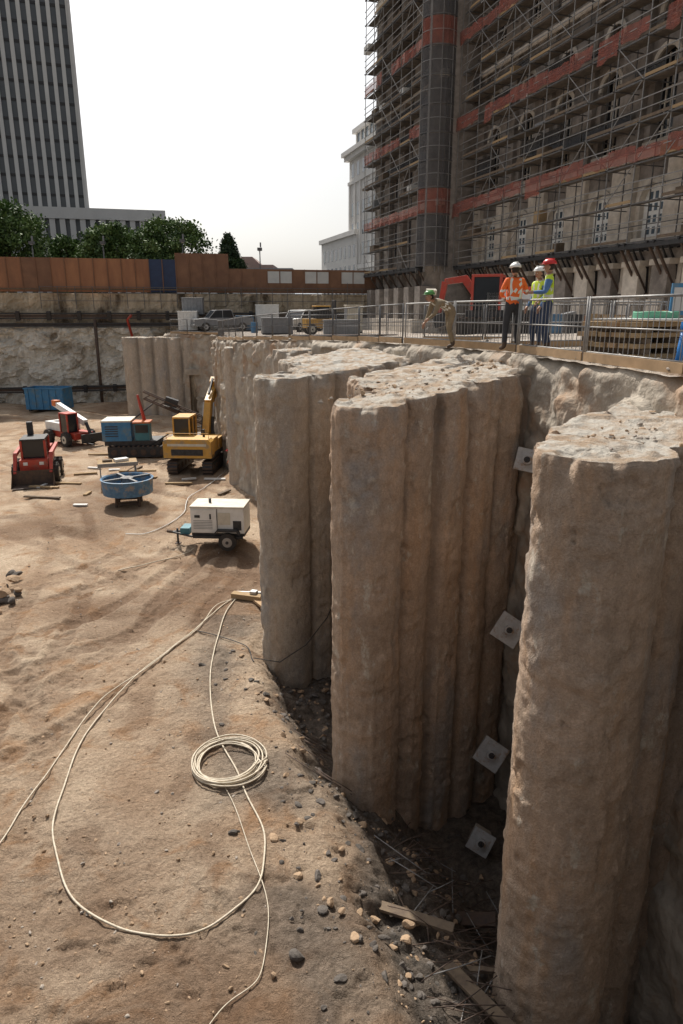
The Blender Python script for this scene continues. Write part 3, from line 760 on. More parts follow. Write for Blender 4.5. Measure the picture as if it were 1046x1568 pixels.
railing('crowd_barrier',[(-2.5,33,0),(2,31,0),(7,31.5,0)],zp,2.2,'galv_dark')
# ------------------------------------------------------------------ hoses
def hose(name,pts,r,mat,off=0,n=6):
    sp=smooth_path([(p[0],p[1]) for p in pts],14);m=MB()
    m.tube([(p.x+.02*math.sin(i*.31),p.y+.02*math.cos(i*.23),gz(p.x,p.y)+r+.025+off) for i,p in enumerate(sp)],r,mat,n);return m.build(name)
hose('hose',[(-3.09,20.11),(-3.84,19.62),(-4.24,18.04),(-5.05,16.14),(-5.79,14.27),(-6.0,11.47),(-6.03,9.91),(-6.3,8)],.016,'hose_cream')
hose('hose',[(-3.41,20.11),(-3.64,19.62),(-4.62,17.24),(-5.33,15.31),(-5.64,12.98),(-5.39,10.9),(-4.93,9.6),(-4.16,8.59),(-3.28,8.06),(-2.28,8.01),(-1.57,8.53),(-1.3,9.32),(-1.45,10.22),(-1.98,11.47),(-2.59,12.74),(-3.11,14.27),(-3.49,16.86),(-3.52,18.91),(-3.3,20.3)],.018,'hose_cream')
hose('cable',[(-2.28,11.27),(-1.65,9.91),(-1.15,8.41),(-1.14,7.43),(-1.6,6.8),(-2.2,5.8)],.009,'hose_cream')
hose('cable',[(-4.2,18.0),(-3.3,17.6),(-2.6,17.0),(-2.35,16.4)],.014,'hose_black')
m=MB();m.tube([(-2.35,16.4,.1),(-1.6,15.9,.25),(-.9,15.6,.9),(-.35,15.3,1.8),(0,15,2.8)],.014,'hose_black',5);m.build('cable')
m=MB();pts=[]
for i in range(0,9*40):
    a=i/40*2*math.pi;t=i//40;lay=t//4;rr=.76-.055*(t%4)+.035*math.sin(a+t*2.1)+.015*math.sin(a*3+t)
    zz=.04+lay*.04+.012*math.sin(i*.37);x=-2.33+rr*math.cos(a)+.05*math.sin(t*1.7);y=12.05+rr*1.04*math.sin(a)+.04*math.cos(t*2.3)
    pts.append((x,y,max(gz(-2.33,12.05),gz(x,y))+zz+.03))
m.tube(pts,.018,'hose_cream',6);m.build('hose_coil')
hose('cable',[(-9,27),(-8,27.6),(-7.3,30),(-7.6,33),(-7,36),(-6.8,39)],.02,'white_paint')
hose('cable',[(-8,22.8),(-6.5,24.2),(-5.8,25.2)],.02,'hose_cream')
m=MB();m.box((0,0,.12),(1.0,.25,.16),'timber');m.cyl((-.5,.2,.1),(.5,.35,.14),.06,'galv',10);m.box((.7,-.3,.06),(.9,.3,.08),'timber_kick',(0,0,-.7));m.box((.2,.1,.22),(.2,.2,.15),'silver')
m.build('hose_manifold',(-3.0,20.0,gz(-3,20)),-.3)
# ------------------------------------------------------------------ rocks and rubble
def rubble(name,pos,sizes,mats,seed):
    rg=np.random.default_rng(seed)
    import bmesh
    bm=bmesh.new();bmesh.ops.create_icosphere(bm,subdivisions=2,radius=1);bv=np.array([v.co[:] for v in bm.verts]);bf=np.array([[v.index for v in f.verts] for f in bm.faces]);bm.free()
    V=[];F=[];mi=[]
    for i,(p,s) in enumerate(zip(pos,sizes)):
        q=bv.copy()
        for _ in range(6):
            nn=rg.normal(0,1,3);nn/=np.linalg.norm(nn);h=rg.uniform(.45,.8);dd=q@nn;q=q-np.clip(dd-h,0,None)[:,None]*nn
        q=q*np.array([s*rg.uniform(.8,1.5),s*rg.uniform(.6,1.1),s*rg.uniform(.4,.9)])
        a=rg.random()*6.28;c,sn=math.cos(a),math.sin(a)
        q=np.stack([q[:,0]*c-q[:,1]*sn,q[:,0]*sn+q[:,1]*c,q[:,2]],1)+np.array(p)
        V.append(q);F.append(bf+len(bv)*i);mi+= [int(rg.integers(0,len(mats)))]*len(bf)
    mesh_np(name,np.concatenate(V),np.concatenate(F),mats,midx=mi,smooth=False)
def scatter(name,n,fx,fs,mats,seed):
    rg=np.random.default_rng(seed);P=[];S=[]
    while len(P)<n:
        x,y,zf=fx(rg)
        s=fs(rg);P.append((x,y,zf+s*.2));S.append(s)
    rubble(name,P,S,mats,seed)
def f1(rg):
    y=rg.uniform(4.5,17);x=np.interp(y,TY,TX)+rg.normal(1.3,1.1);return x,y,gz(x,y)
scatter('trench_rubble',2000,f1,lambda rg:.012+.09*rg.random()**4,['rock_dark','rock_dark','clod'],1)
def f2(rg):
    y=rg.uniform(6,30);x=-2-rg.uniform(0,.38)*y+rg.uniform(-1,1);return x,y,gz(x,y)
scatter('dirt_clods',2600,f2,lambda rg:.008+.035*rg.random()**4,['clod','clod','rock'],2)
def f3(rg):
    return -11.3+rg.normal(0,.4),20.2+rg.normal(0,.7),abs(rg.normal(0,.15))
scatter('rock_pile',45,f3,lambda rg:rg.uniform(.1,.32),['rock_dark','clod','clod'],3)
def f4(rg):
    y=rg.uniform(9,40);x=xe(y)+rg.uniform(.2,9);return x,y,float(zp(y))+.05
scatter('gravel_stones',1300,f4,lambda rg:.02+.06*rg.random()**2,['rock','rock','rock_dark'],4)
def f5(rg):
    t=rg.uniform(.0,4);return 3.1+.78*t+rg.normal(0,.25),8.1+.63*t+rg.normal(0,.25),7.42+.06*t
scatter('loose_concrete_rubble',260,f5,lambda rg:.008+.035*rg.random()**3,['rock','clod'],5)
def f6(rg):
    t=rg.uniform(.0,6);return .2+.78*t+rg.normal(0,.45),12.9+.63*t+rg.normal(0,.45),7.43+.10*t
scatter('loose_concrete_rubble',320,f6,lambda rg:.012+.05*rg.random()**3,['rock','clod'],6)
m=MB();rg=random.Random(3)
for (x,y,L,a,w,mt) in [(1.2,8.9,1.3,-.35,.2,'timber_dark'),(2.0,7.6,1.2,-.9,.2,'timber_dark'),(2.3,10.2,1.2,-.2,.3,'steel_rust'),(1.9,6.6,.8,1.3,.14,'timber_dark'),(2.2,8.3,1.3,-.1,.1,'timber_dark')]:
    m.box((x,y,gz(x,y)+.14),(L,w,.05),mt,(rg.uniform(-.2,.2),rg.uniform(-.2,.2),a))
m.build('timber_debris')
m=MB()
for i in range(90):
    y=rg.uniform(6.4,11.3);x=rg.uniform(1.5 if y<8.5 else 1.0,3.0);a=rg.uniform(-.5,.6) if i%3 else rg.uniform(0,3);L=rg.uniform(.4,1.3);z=gz(x,y)+rg.uniform(.05,.35)
    m.tube([(x-L*math.cos(a)/2,y-L*math.sin(a)/2,z),(x,y,z+rg.uniform(0,.12)),(x+L*math.cos(a)/2,y+L*math.sin(a)/2,z+rg.uniform(-.1,.25))],.009,'steel_rust' if i%6 else 'galv',5)
for i in range(16):
    x=-.55+rg.uniform(-.3,.4);y=12.6+rg.uniform(-.8,1.6);m.tube([(x-.35,y+.3,gz(x,y)+.2),(x+.4,y-.3,gz(x,y)+.1)],.010,'steel_rust',5)
m.build('rebar_scrap')
def anchor(x,y,z,yaw,tilt,s=.55,roll=.4):
    m=MB();m.X=Euler((tilt,roll,yaw)).to_matrix().to_4x4()
    m.box((0,0,0),(s,.05,s),'plate_steel');m.cyl((0,-.025,0),(0,-.14,0),.1,'plate_steel',14);m.cyl((0,-.13,0),(0,-.15,0),.065,'steel_dark',12)
    for k in range(5): m.cyl((.04*math.cos(k*1.256),-.14,.04*math.sin(k*1.256)),(.04*math.cos(k*1.256),-.24,.04*math.sin(k*1.256)),.01,'steel_rust',5)
    m.box((0,.26,0),(s*.75,.45,s*.75),'concrete_rough');m.build('ground_anchor_plate',(x,y,z),0,.006)
anchor(3.55,13.2,2.5,-.35,-.45,.58,.5);anchor(3.25,12.75,-.25,-.35,-.45,.58,.5);anchor(3.76,13.55,6.1,-.35,-.3,.46,.15);anchor(2.95,11.9,-1.8,-.35,-.45,.48,.4)
# ------------------------------------------------------------------ machines
m=MB()
m.b2(-1.0,.95,-.55,.55,.62,1.55,'white_paint');m.b2(-1.02,.97,-.57,.57,1.55,1.62,'cream_paint');m.b2(-1.0,.95,-.52,.52,.5,.62,'steel_dark')
m.b2(-.98,-.05,-.575,-.55,.66,1.5,'white_paint');m.b2(.0,.45,-.57,-.55,.95,1.4,'cream_paint');m.b2(.55,.85,-.57,-.55,.75,1.1,'steel_dark')
for k in range(6): m.b2(-.9,-.2,-.585,-.575,.78+k*.06,.80+k*.06,'grey_paint')
m.b2(-.85,-.65,-.59,-.575,1.2,1.3,'steel_dark');m.b2(-.3,-.24,-.59,-.575,1.15,1.35,'steel_dark');m.b2(-.035,-.015,-.58,-.57,.64,1.54,'steel_dark')
m.cyl((-.4,0,1.6),(-.4,0,1.78),.05,'steel_dark',8)
for y in (-.66,.66):
    wheel(m,(.35,y,.33),.33,.2,'silver')
    m.prism([(-.1,.6),(.0,.74),(.7,.74),(.8,.6),(.8,.66),(.72,.79),(-.02,.79),(-.13,.66)],y-.12,y+.12,'steel_dark')
m.b2(-.95,.9,-.6,-.54,.42,.52,'steel_dark');m.b2(-.95,.9,.54,.6,.42,.52,'steel_dark')
m.tube([(-1,-.5,.45),(-1.9,0,.45)],.045,'steel_dark',4);m.tube([(-1,.5,.45),(-1.9,0,.45)],.045,'steel_dark',4);m.tube([(-1.9,0,.45),(-2.1,0,.48)],.06,'steel_rust',6)
m.tube([(-1.7,0,0),(-1.7,0,.6)],.04,'steel_dark',6);m.b2(-1.8,-1.6,-.1,.1,0,.03,'steel_rust');m.b2(-1.5,-1.15,-.3,.3,.46,.7,'teal_paint')
m.build('generator_trailer',(-4.7,25.6,gz(-4.75,25.6)),R(-4),.015,1.06)
m=MB()
for x in (-1,1):
    pr=[(-1.7,.05),(-1.9,.35),(-1.75,.72),(1.75,.72),(1.9,.35),(1.7,.05)]
    V=[(x-.28,p[0],p[1]) for p in pr]+[(x+.28,p[0],p[1]) for p in pr];n=6
    m.add(V,[tuple(range(n)),tuple(range(11,5,-1))]+[(i,i+n,(i+1)%n+n,(i+1)%n) for i in range(n)],'steel_dark')
    for y in np.arange(-1.7,1.75,.28):
        m.box((x,y,.74),(.6,.1,.06),'steel_rust');m.box((x,y,.04),(.6,.1,.06),'steel_rust')
    for zz in (.2,.4,.6): m.box((x,-1.87+abs(zz-.4)*.3,zz),(.6,.07,.1),'steel_rust')
    for y in (-1.4,-.7,0,.7,1.4): m.cyl((x-.31,y,.38),(x+.31,y,.38),.17,'steel_rust',12)
m.cyl((0,0,.7),(0,0,.95),.7,'steel_dark',20)
m.b2(-1.35,1.35,-1.9,1.2,.95,1.2,'steel_dark')
m.prism([(-1.35,1.05),(-1.35,1.95),(-1.2,2.1),(1.2,2.1),(1.35,1.95),(1.35,1.05)],-2.15,-1.3,'yellow_paint');m.b2(-1.3,1.3,-1.3,-.1,1.2,2.0,'yellow_paint');m.b2(.45,1.35,-.1,1.2,1.2,1.85,'yellow_paint')
m.b2(-.9,.9,-2.17,-2.15,1.2,1.55,'steel_dark');m.b2(-1.1,1.1,-2.165,-2.15,1.72,1.86,'cream_paint')
m.cyl((.7,-1.0,2.0),(.7,-1.0,2.5),.07,'steel_dark',8);m.tube([(-1.2,-1.9,2.05),(-1.2,-1.9,2.4),(1.2,-1.9,2.4),(1.2,-1.9,2.05)],.025,'yellow_paint',5)
cx0,cx1,cy0,cy1=-1.3,-.35,-.1,1.4
m.b2(cx0,cx1,cy0,cy1,1.2,1.75,'yellow_paint');m.b2(cx0+.04,cx1-.04,cy0+.04,cy1-.04,1.75,2.95,'glass_dark');m.b2(cx0-.03,cx1+.03,cy0-.05,cy1+.05,2.95,3.05,'yellow_paint')
for x in (cx0,cx1):
    for y in (cy0,cy1,(cy0+cy1)/2): m.b2(x-.04,x+.04,y-.04,y+.04,1.75,2.95,'yellow_paint')
def arm(pts,w,mat):
    for (a,b,h0,h1) in pts:
        a=Vector(a);b=Vector(b);d=(b-a).normalized();u=Vector((0,-d.z,d.y))
        V=[]
        for p,h in ((a,h0),(b,h1)):
            for sx in (-1,1):
                for sh in (-1,1): V.append(p+Vector((sx*w/2,0,0))+u*sh*h/2)
        m.add(V,[(0,1,3,2),(4,6,7,5),(0,2,6,4),(1,5,7,3),(0,4,5,1),(2,3,7,6)],mat)
arm([((.3,1.0,1.5),(.3,2.1,3.5),.5,.65),((.3,2.1,3.5),(.3,3.9,4.5),.65,.4)],.4,'yellow_paint')
arm([((.3,3.5,4.9),(.3,5.3,1.9),.5,.3)],.32,'yellow_paint')
for x in (0,.6): m.cyl((x,1.2,1.3),(x,1.8,2.8),.09,'steel_dark',8);m.cyl((x,1.8,2.8),(x,2.2,3.6),.05,'silver',8)
m.cyl((.3,2.3,4.1),(.3,3.5,4.9),.08,'steel_dark',8)
pr=[(5.0,2.0),(5.6,1.7),(5.7,1.1),(5.2,.75),(4.7,1.0),(4.8,1.7)];V=[(-.2,p[0],p[1]) for p in pr]+[(.8,p[0],p[1]) for p in pr]
m.add(V,[tuple(range(6)),tuple(range(11,5,-1))]+[(i,i+6,(i+1)%6+6,(i+1)%6) for i in range(6)],'steel_dark')
m.build('excavator',(-8.5,39.6,gz(-8.5,39.6)),R(-3),.02)
m=MB()
for y in (-.9,.9):
    m.b2(-2.0,1.6,y-.25,y+.25,.1,.75,'steel_dark')
    for x in np.arange(-1.9,1.6,.3): m.box((x,y,.78),(.12,.55,.06),'steel_rust')
    for x in np.arange(-1.6,1.5,.6): m.cyl((x,y-.28,.4),(x,y+.28,.4),.2,'steel_rust',12)
m.b2(-2.2,1.2,-.9,.9,.8,1.1,'steel_dark');m.b2(-2.3,-.5,-.95,.95,1.1,2.3,'blue_paint');m.b2(-2.32,-.48,-.97,.97,2.3,2.4,'cream_paint')
for k in range(5): m.b2(-2.1,-1.3,-.97,-.95,1.4+k*.15,1.46+k*.15,'steel_dark')
m.b2(-.3,.6,-.85,.1,1.1,2.2,'teal_paint');m.b2(-.25,.55,-.87,-.85,1.6,2.1,'glass_dark');m.b2(-.4,.7,-.9,.15,2.2,2.3,'orange_paint')
m.tube([(.4,0,1.3),(-.1,0,3.9)],[.14,.08],'red_paint',6)
for dy in (-.25,.25):
    for dz in (-.22,.22): m.tube([(.3,dy,3.9+dz),(4.6,dy,1.9+dz)],.06,'steel_rust',4)
for k in range(9):
    t=k/9;t2=(k+1)/9;f=lambda t,dz:(.3+4.3*t,3.9-2.0*t+dz)
    for dy in (-.25,.25):
        a=f(t,-.22);b=f(t2,.22);m.tube([(a[0],dy,a[1]),(b[0],dy,b[1])],.04,'steel_rust',4)
m.cyl((4.6,0,1.9),(5.2,0,1.5),.3,'steel_dark',10);m.box((2.0,0,3.4),(.8,.5,.5),'steel_dark',(0,.35,0));m.b2(1.4,4.6,-.9,.6,.3,.9,'steel_rust');m.b2(1.8,4.2,-1.0,.7,.9,1.2,'galv_dark')
for x in (2.2,3.0,3.8): m.cyl((x,-.8,1.2),(x,.5,1.2),.16,'galv_dark',10)
m.tube([(-.4,.3,2.4),(.8,.5,3.3),(2.0,.3,3.0),(3.2,.2,2.4)],.05,'hose_black',6);m.tube([(-.4,-.3,1.6),(.8,-.9,.9),(1.8,-.8,1.5)],.05,'hose_black',6)
m.build('drilling_rig',(-12.9,43.8,gz(-12.9,43.8)),R(6),.015)
def loader(name,loc,yaw,body,boomc):
    m=MB()
    for x in (-.85,.85):
        for y in (-.65,.65): wheel(m,(x,y,.45),.45,.36,'cream_paint','x',14)
    m.b2(-.62,.62,-1.1,1.3,.35,1.15,body);m.b2(-.6,.6,.5,1.3,1.15,1.5,body)
    m.b2(-.5,.5,-.7,.5,1.15,2.0,'glass_dark');m.b2(-.55,.55,-.8,.6,2.0,2.08,'steel_dark')
    for x in (-.52,.52):
        for y in (-.72,.52): m.b2(x-.05,x+.05,y-.05,y+.05,1.1,2.02,body)
    for x in (-.78,.78):
        m.tube([(x,1.2,1.5),(x,-.9,1.4),(x,-1.5,.6)],[.1,.12,.09],boomc,4)
    z=.25
    m.add([(-.9,-1.5,z+.5),(.9,-1.5,z+.5),(.9,-2.2,z-.2),(-.9,-2.2,z-.2),(-.9,-1.45,z-.2),(.9,-1.45,z-.2)],[(0,1,5,4),(4,5,2,3),(0,4,3),(1,2,5)],'steel_rust')
    m.b2(-.45,-.25,-1.12,-1.1,.9,1.05,'white_paint');m.b2(.25,.45,-1.12,-1.1,.9,1.05,'white_paint')
    m.tube([(-.2,.9,1.5),(-.2,.9,2.5)],.05,'steel_dark',6);m.box((-.25,.6,2.4),(.25,.3,.6),'steel_dark')
    return m.build(name,loc,yaw,.02,1.15)
loader('skid_steer_loader',(-16.9,37.2,gz(-16.9,37.2)),R(15),'red_paint','red_paint')
m=MB()
for x in (-1.1,1.1):
    for y in (-.95,.95): wheel(m,(x,y,.5),.5,.36,'cream_paint','y',14)
m.b2(-1.8,1.8,-.7,.7,.5,.95,'red_paint');m.b2(-1.8,.2,-.75,.75,.95,1.5,'white_paint');m.b2(.3,1.2,-.8,-.05,.95,2.2,'glass_dark');m.b2(.25,1.25,-.85,0,2.2,2.28,'red_paint')
for x in (.3,1.2):
    for y in (-.8,-.05): m.b2(x-.05,x+.05,y-.05,y+.05,.95,2.2,'red_paint')
m.box((-.2,.3,2.1),(3.8,.35,.4),'white_paint',(0,R(16),0));m.box((-1.9,.3,2.65),(.5,.4,.4),'orange_paint');m.tube([(1.7,.3,1.6),(2.3,.3,.5)],.12,'steel_dark',6)
m.b2(2.2,2.3,-.5,1.1,.3,.9,'steel_dark');m.b2(2.3,3.2,-.3,-.2,.3,.36,'steel_dark');m.b2(2.3,3.2,.8,.9,.3,.36,'steel_dark')
m.build('telehandler',(-19.1,47.6,gz(-19.1,47.6)),R(-38),.02)
def skip(name,loc,yaw,mat,L=3.4,W=1.9,H=1.9):
    m=MB();t=.06
    m.b2(-L/2,L/2,-W/2,-W/2+t,.15,H,mat);m.b2(-L/2,L/2,W/2-t,W/2,.15,H,mat);m.b2(-L/2,-L/2+t,-W/2+t,W/2-t,.15,H,mat);m.b2(L/2-t,L/2,-W/2+t,W/2-t,.15,H,mat);m.b2(-L/2+t,L/2-t,-W/2+t,W/2-t,.15,.22,mat)
    for x in np.arange(-L/2+.3,L/2,.6): m.b2(x-.06,x+.06,-W/2-.08,-W/2,.2,H,mat);m.b2(x-.06,x+.06,W/2,W/2+.08,.2,H,mat)
    m.b2(-L/2-.05,L/2+.05,-W/2-.1,-W/2+.02,H,H+.1,mat);m.b2(-L/2-.05,L/2+.05,W/2-.02,W/2+.1,H,H+.1,mat)
    m.b2(-L/2-.05,-L/2+.02,-W/2,W/2,H,H+.09,mat);m.b2(L/2-.02,L/2+.05,-W/2,W/2,H,H+.09,mat)
    for x in (-L/2+.3,L/2-.3): m.b2(x-.1,x+.1,-W/2,W/2,0,.15,'steel_dark')
    m.b2(-L/2+.5,L/2-.4,-W/2+.2,W/2-.2,1.2,1.7,'rock')
    return m.build(name,loc,yaw,.01)
skip('waste_skip',(-25.6,60.2,gz(-25.6,60.2)),R(-3),'blue_paint')
m=MB();n=28;V=[];F=[]
prof=[(1.16,.62),(1.2,1.28),(1.24,1.32),(1.18,1.34),(1.12,1.28),(1.08,.7),(.9,.66),(0.01,.64)]
for rr,z in prof:
    for k in range(n): a=2*math.pi*k/n;V.append((rr*math.cos(a),rr*math.sin(a),z))
F=[(i*n+k,i*n+(k+1)%n,(i+1)*n+(k+1)%n,(i+1)*n+k) for i in range(len(prof)-1) for k in range(n)]
m.add(V,F,'tub_blue',False);m.cyl((0,0,.6),(0,0,.62),1.16,'tub_blue',n);m.cyl((0,0,.62),(0,0,1.35),.3,'galv_dark',12)
for a in (0,1.57): m.box((0,0,1.3),(2.3,.12,.1),'galv_dark',(0,0,a+.5))
for a in (.78,2.36,3.93,5.5): m.tube([(.7*math.cos(a),.7*math.sin(a),.6),(.75*math.cos(a),.75*math.sin(a),0)],.07,'steel_rust',4)
for a,b in ((.78,2.36),(2.36,3.93),(3.93,5.5),(5.5,.78)): m.tube([(.74*math.cos(a),.74*math.sin(a),.15),(.74*math.cos(b),.74*math.sin(b),.15)],.06,'steel_rust',4)
m.build('grout_mixing_tub',(-10.3,31.9,gz(-10.3,31.9)),.2)
m=MB();m.b2(-1,1,-.6,.6,1.25,1.32,'timber');m.b2(-1.02,1.02,-.62,-.6,1.15,1.35,'galv')
for x in (-.9,.9):
    for y in (-.5,.5): m.tube([(x,y,0),(x,y,1.25)],.035,'galv',6)
    m.tube([(x,-.5,.3),(x,.5,1.1)],.025,'galv',5)
m.tube([(-.9,-.5,.2),(.9,-.5,1.1)],.025,'galv',5);m.tube([(-.9,-.5,.5),(.9,-.5,.5)],.03,'galv',5);m.b2(-.9,.9,-.5,.5,.45,.5,'galv_dark');m.box((.2,0,1.4),(.7,.4,.14),'white_paint',(0,0,.3));m.box((-.5,.1,1.38),(.5,.3,.1),'timber_dark')
m.build('work_table',(-12.0,35.8,gz(-12,35.8)),.35)
m=MB()
for i in range(30):
    x=-9.5+random.uniform(-7,4);y=random.uniform(30,54);a=random.uniform(-.4,.4)+(1.4 if i%4==0 else 0);L=random.uniform(.6,2.2);z=gz(x,y)+.07
    m.box((x,y,z),(L,.18,.08),random.choice(['timber','timber_dark','timber','white_paint']),(0,0,a))
m.build('scattered_planks')
m=MB();m.b2(-1.4,1.4,-.5,.5,.1,.5,'steel_rust');m.b2(-1,.2,-.4,.4,.5,1.0,'galv_dark');m.b2(.4,1.2,-.35,.35,.5,.8,'teal_paint')
m.tube([(-1.3,0,.5),(-1.3,0,1.4),(0,0,1.5)],.05,'steel_dark',6);m.build('pump_skid',(-8.9,46.5,gz(-8.9,46.5)),.1,.01)
m=MB()
for y in (-.9,.9):
    m.b2(-1.5,1.5,y-.22,y+.22,0,.6,'rubber')
    for x in np.arange(-1.4,1.5,.25): m.box((x,y,.62),(.1,.48,.05),'steel_rust')
m.b2(-1.2,1.2,-.9,.9,.62,.9,'steel_dark');m.b2(-1.5,.4,-.95,.95,.9,1.55,'white_paint');m.prism([(-1.55,1.0),(-1.55,1.5),(-1.2,1.75),(-.2,1.75),(.1,1.5),(.1,1.0)],-.98,.3,'red_paint')
m.b2(-.1,.95,.1,.95,.9,2.1,'glass_dark');m.b2(-.15,1.0,.05,1.0,2.1,2.2,'red_paint');m.b2(-.55,.3,-1.0,-.98,1.15,1.45,'white_paint')
for x in (-.1,.95):
    for y in (.1,.95): m.b2(x-.05,x+.05,y-.05,y+.05,.9,2.1,'red_paint')
m.tube([(.8,-.4,1.2),(1.5,-.4,2.1),(2.3,-.4,2.0)],[.2,.22,.16],'red_paint',4);m.tube([(2.3,-.4,2.0),(2.5,-.4,.8)],[.16,.12],'red_paint',4);m.box((2.4,-.4,.5),(.5,.7,.5),'steel_dark',(0,.3,0))
m.build('compact_excavator',(5.9,26.5,float(zp(26.5))+.25),R(160),.02,.95)
m=MB();m.tube([(0,0,0),(0,0,1.9)],.03,'galv',6);m.box((0,0,2.0),(.45,.2,.22),'cream_paint',(.4,0,.2));m.tube([(-.4,0,0),(0,0,.6),(.4,0,0)],.02,'galv',5);m.build('work_light',(4.0,32,float(zp(32))+.1))
m=MB()
for lay in range(7):
    for k in range(6):
        if lay%2==0: m.box((-.62+k*.25,random.uniform(-.08,.08),.05+lay*.1),(.2,2.1,.09),'timber' if k%3 else 'timber_kick',(0,0,random.uniform(-.03,.03)))
    if lay%2:
        for q in (-.8,0,.8): m.box((0,q,.05+lay*.1),(1.6,.1,.09),'timber_dark')
pts=[]
for i in range(6*24):
    a=i/24*2*math.pi;pts.append((.1+.42*math.cos(a),.2+.42*math.sin(a),.76+.02*(i//24)+.008*math.sin(i)))
m.tube(pts,.028,'hose_green',6);m.box((.2,-.2,.74),(1.5,1.4,.03),'poster',(0,0,.2))
m.build('lumber_stack',(6.15,14.4,float(zp(14.4))),R(-62),.004)
m=MB();m.tube([(0,0,0),(.08,.05,.75)],.05,'pvc_blue',12);m.cyl((.08,.05,.72),(.09,.06,.82),.065,'pvc_blue',12);m.build('blue_standpipe',(5.0,10.4,8.02))
m=MB();m.b2(-.5,.5,-.03,.03,0,.75,'blue_paint');m.b2(-.45,.45,-.035,-.03,.1,.65,'poster');m.build('site_sign',(8.6,17.6,8.9))
def pickup(loc,yaw,col,name='pickup_truck'):
    m=MB()
    for x in (-1.7,1.7):
        for y in (-.85,.85): wheel(m,(x,y,.4),.4,.26)
    m.prism([(-2.7,.5),(-2.7,1.1),(-1.3,1.18),(-.6,1.2),(2.7,1.2),(2.75,.55)],-.92,.92,col)
    m.prism([(-1.35,1.18),(-.75,1.8),(.75,1.85),(.95,1.2)],-.82,.82,'glass_dark');m.prism([(-.72,1.8),(-.65,1.88),(.7,1.9),(.78,1.84)],-.8,.8,col)
    for x,x2 in ((-1.35,-.75),(.95,.75),(-.1,-.1)):
        for y in (-.83,.83): m.tube([(x,y,1.18),(x2,y,1.84)],.045,col,4)
    m.b2(-2.78,-2.7,-.8,.8,.45,.65,'silver');m.b2(-2.72,-2.69,-.85,-.55,.85,1.05,'white_paint');m.b2(-2.72,-2.69,.55,.85,.85,1.05,'white_paint');m.b2(1.1,2.6,-.75,.75,1.2,1.26,'steel_dark')
    return m.build(name,loc,yaw,.03)
pz=lambda y:float(zp(y))
pickup((-11.0,65,pz(65)),R(25),'grey_paint');pickup((-3.6,64,pz(64)),R(60),'white_paint')
def container(loc,yaw,mat,L=3,W=2.2,H=2.3,name='storage_container'):
    m=MB();m.b2(-L/2,L/2,-W/2,W/2,.1,H,mat)
    for x in np.arange(-L/2+.15,L/2,.3): m.b2(x-.05,x+.05,-W/2-.04,-W/2,.2,H-.1,mat);m.b2(x-.05,x+.05,W/2,W/2+.04,.2,H-.1,mat)
    m.b2(-L/2-.05,L/2+.05,-W/2-.06,W/2+.06,H,H+.08,mat);m.b2(-L/2,L/2,-W/2,W/2,0,.1,'steel_dark')
    m.b2(-L/2-.03,-L/2,-.5,.5,.2,H-.2,'grey_paint');return m.build(name,loc,yaw,.01)
container((-14.1,65.5,pz(64)),.1,'white_paint',1.7,2.2,1.7,'dump_box');container((-13.9,66.8,pz(66)+1.4),.1,'grey_paint',1.9,1.6,1.5,'compressor_box')
container((-7.2,69,pz(69)),.1,'white_paint',2.2,2.2,2.3)
container((-5.2,57,pz(57)),.2,'grey_paint',2.4,1.4,1.2,'tool_chest');container((-9.0,66,pz(66)),.2,'tub_blue',1.6,1.4,1.3,'tool_chest');container((1.0,60,pz(60)),.2,'cream_paint',1.3,1.2,2.2,'portable_toilet');container((0,52,pz(52)),.1,'grey_paint',2.6,1.2,1.1,'tool_chest')
m=MB()
for x in (-.9,.9):
    for y in (-.6,.6): wheel(m,(x,y,.4),.4,.3,'cream_paint')
m.b2(-1.4,1.0,-.6,.6,.5,1.2,'yellow_paint');m.b2(-.5,.5,-.55,.55,1.2,2.1,'glass_dark');m.b2(-.6,.6,-.6,.6,2.1,2.2,'yellow_paint');m.b2(1.0,1.1,-.5,.5,.2,2.6,'steel_dark');m.b2(1.1,2.1,-.4,-.3,.25,.3,'steel_dark');m.b2(1.1,2.1,.3,.4,.25,.3,'steel_dark')
m.build('forklift',(-1.6,56,pz(56)),.3,.02)
m=MB()
for i in range(30):
    y=random.uniform(-.6,.6);m.tube([(-3,y,.1+.06*(i//8)),(3,y+random.uniform(-.1,.1),.1+.06*(i//8))],.03,'steel_rust',5)
for x in (-2,0,2): m.b2(x-.1,x+.1,-.8,.8,0,.08,'timber_dark')
m.build('rebar_stack',(.2,40,pz(40)),.1)
def drum(x,y,col):
    m=MB();m.cyl((0,0,0),(0,0,.88),.29,col,16)
    for z in (.02,.3,.6,.86): m.cyl((0,0,z-.015),(0,0,z+.015),.305,col,16)
    m.build('steel_drum',(x,y,pz(y)))
for x,y,c in ((-7.4,60,'blue_paint'),(-6.6,60.5,'steel_dark'),(-5.8,60.2,'steel_dark'),(6.9,23,'tub_blue'),(7.7,23.4,'steel_dark')): drum(x,y,c)
m=MB()
for i in range(40):
    a=random.uniform(0,1);x=9.8+random.uniform(-2.6,6.5);y=28+random.uniform(-3,2.5)
    m.box((x,y,8.4+random.uniform(0,.35)),(random.uniform(.4,1.8),random.uniform(.2,.6),random.uniform(.1,.6)),random.choice(['timber','timber_dark','rock','steel_dark','granite_light','grey_paint','fence_orange']),(0,random.uniform(-.15,.15),a))
m.build('material_pile')
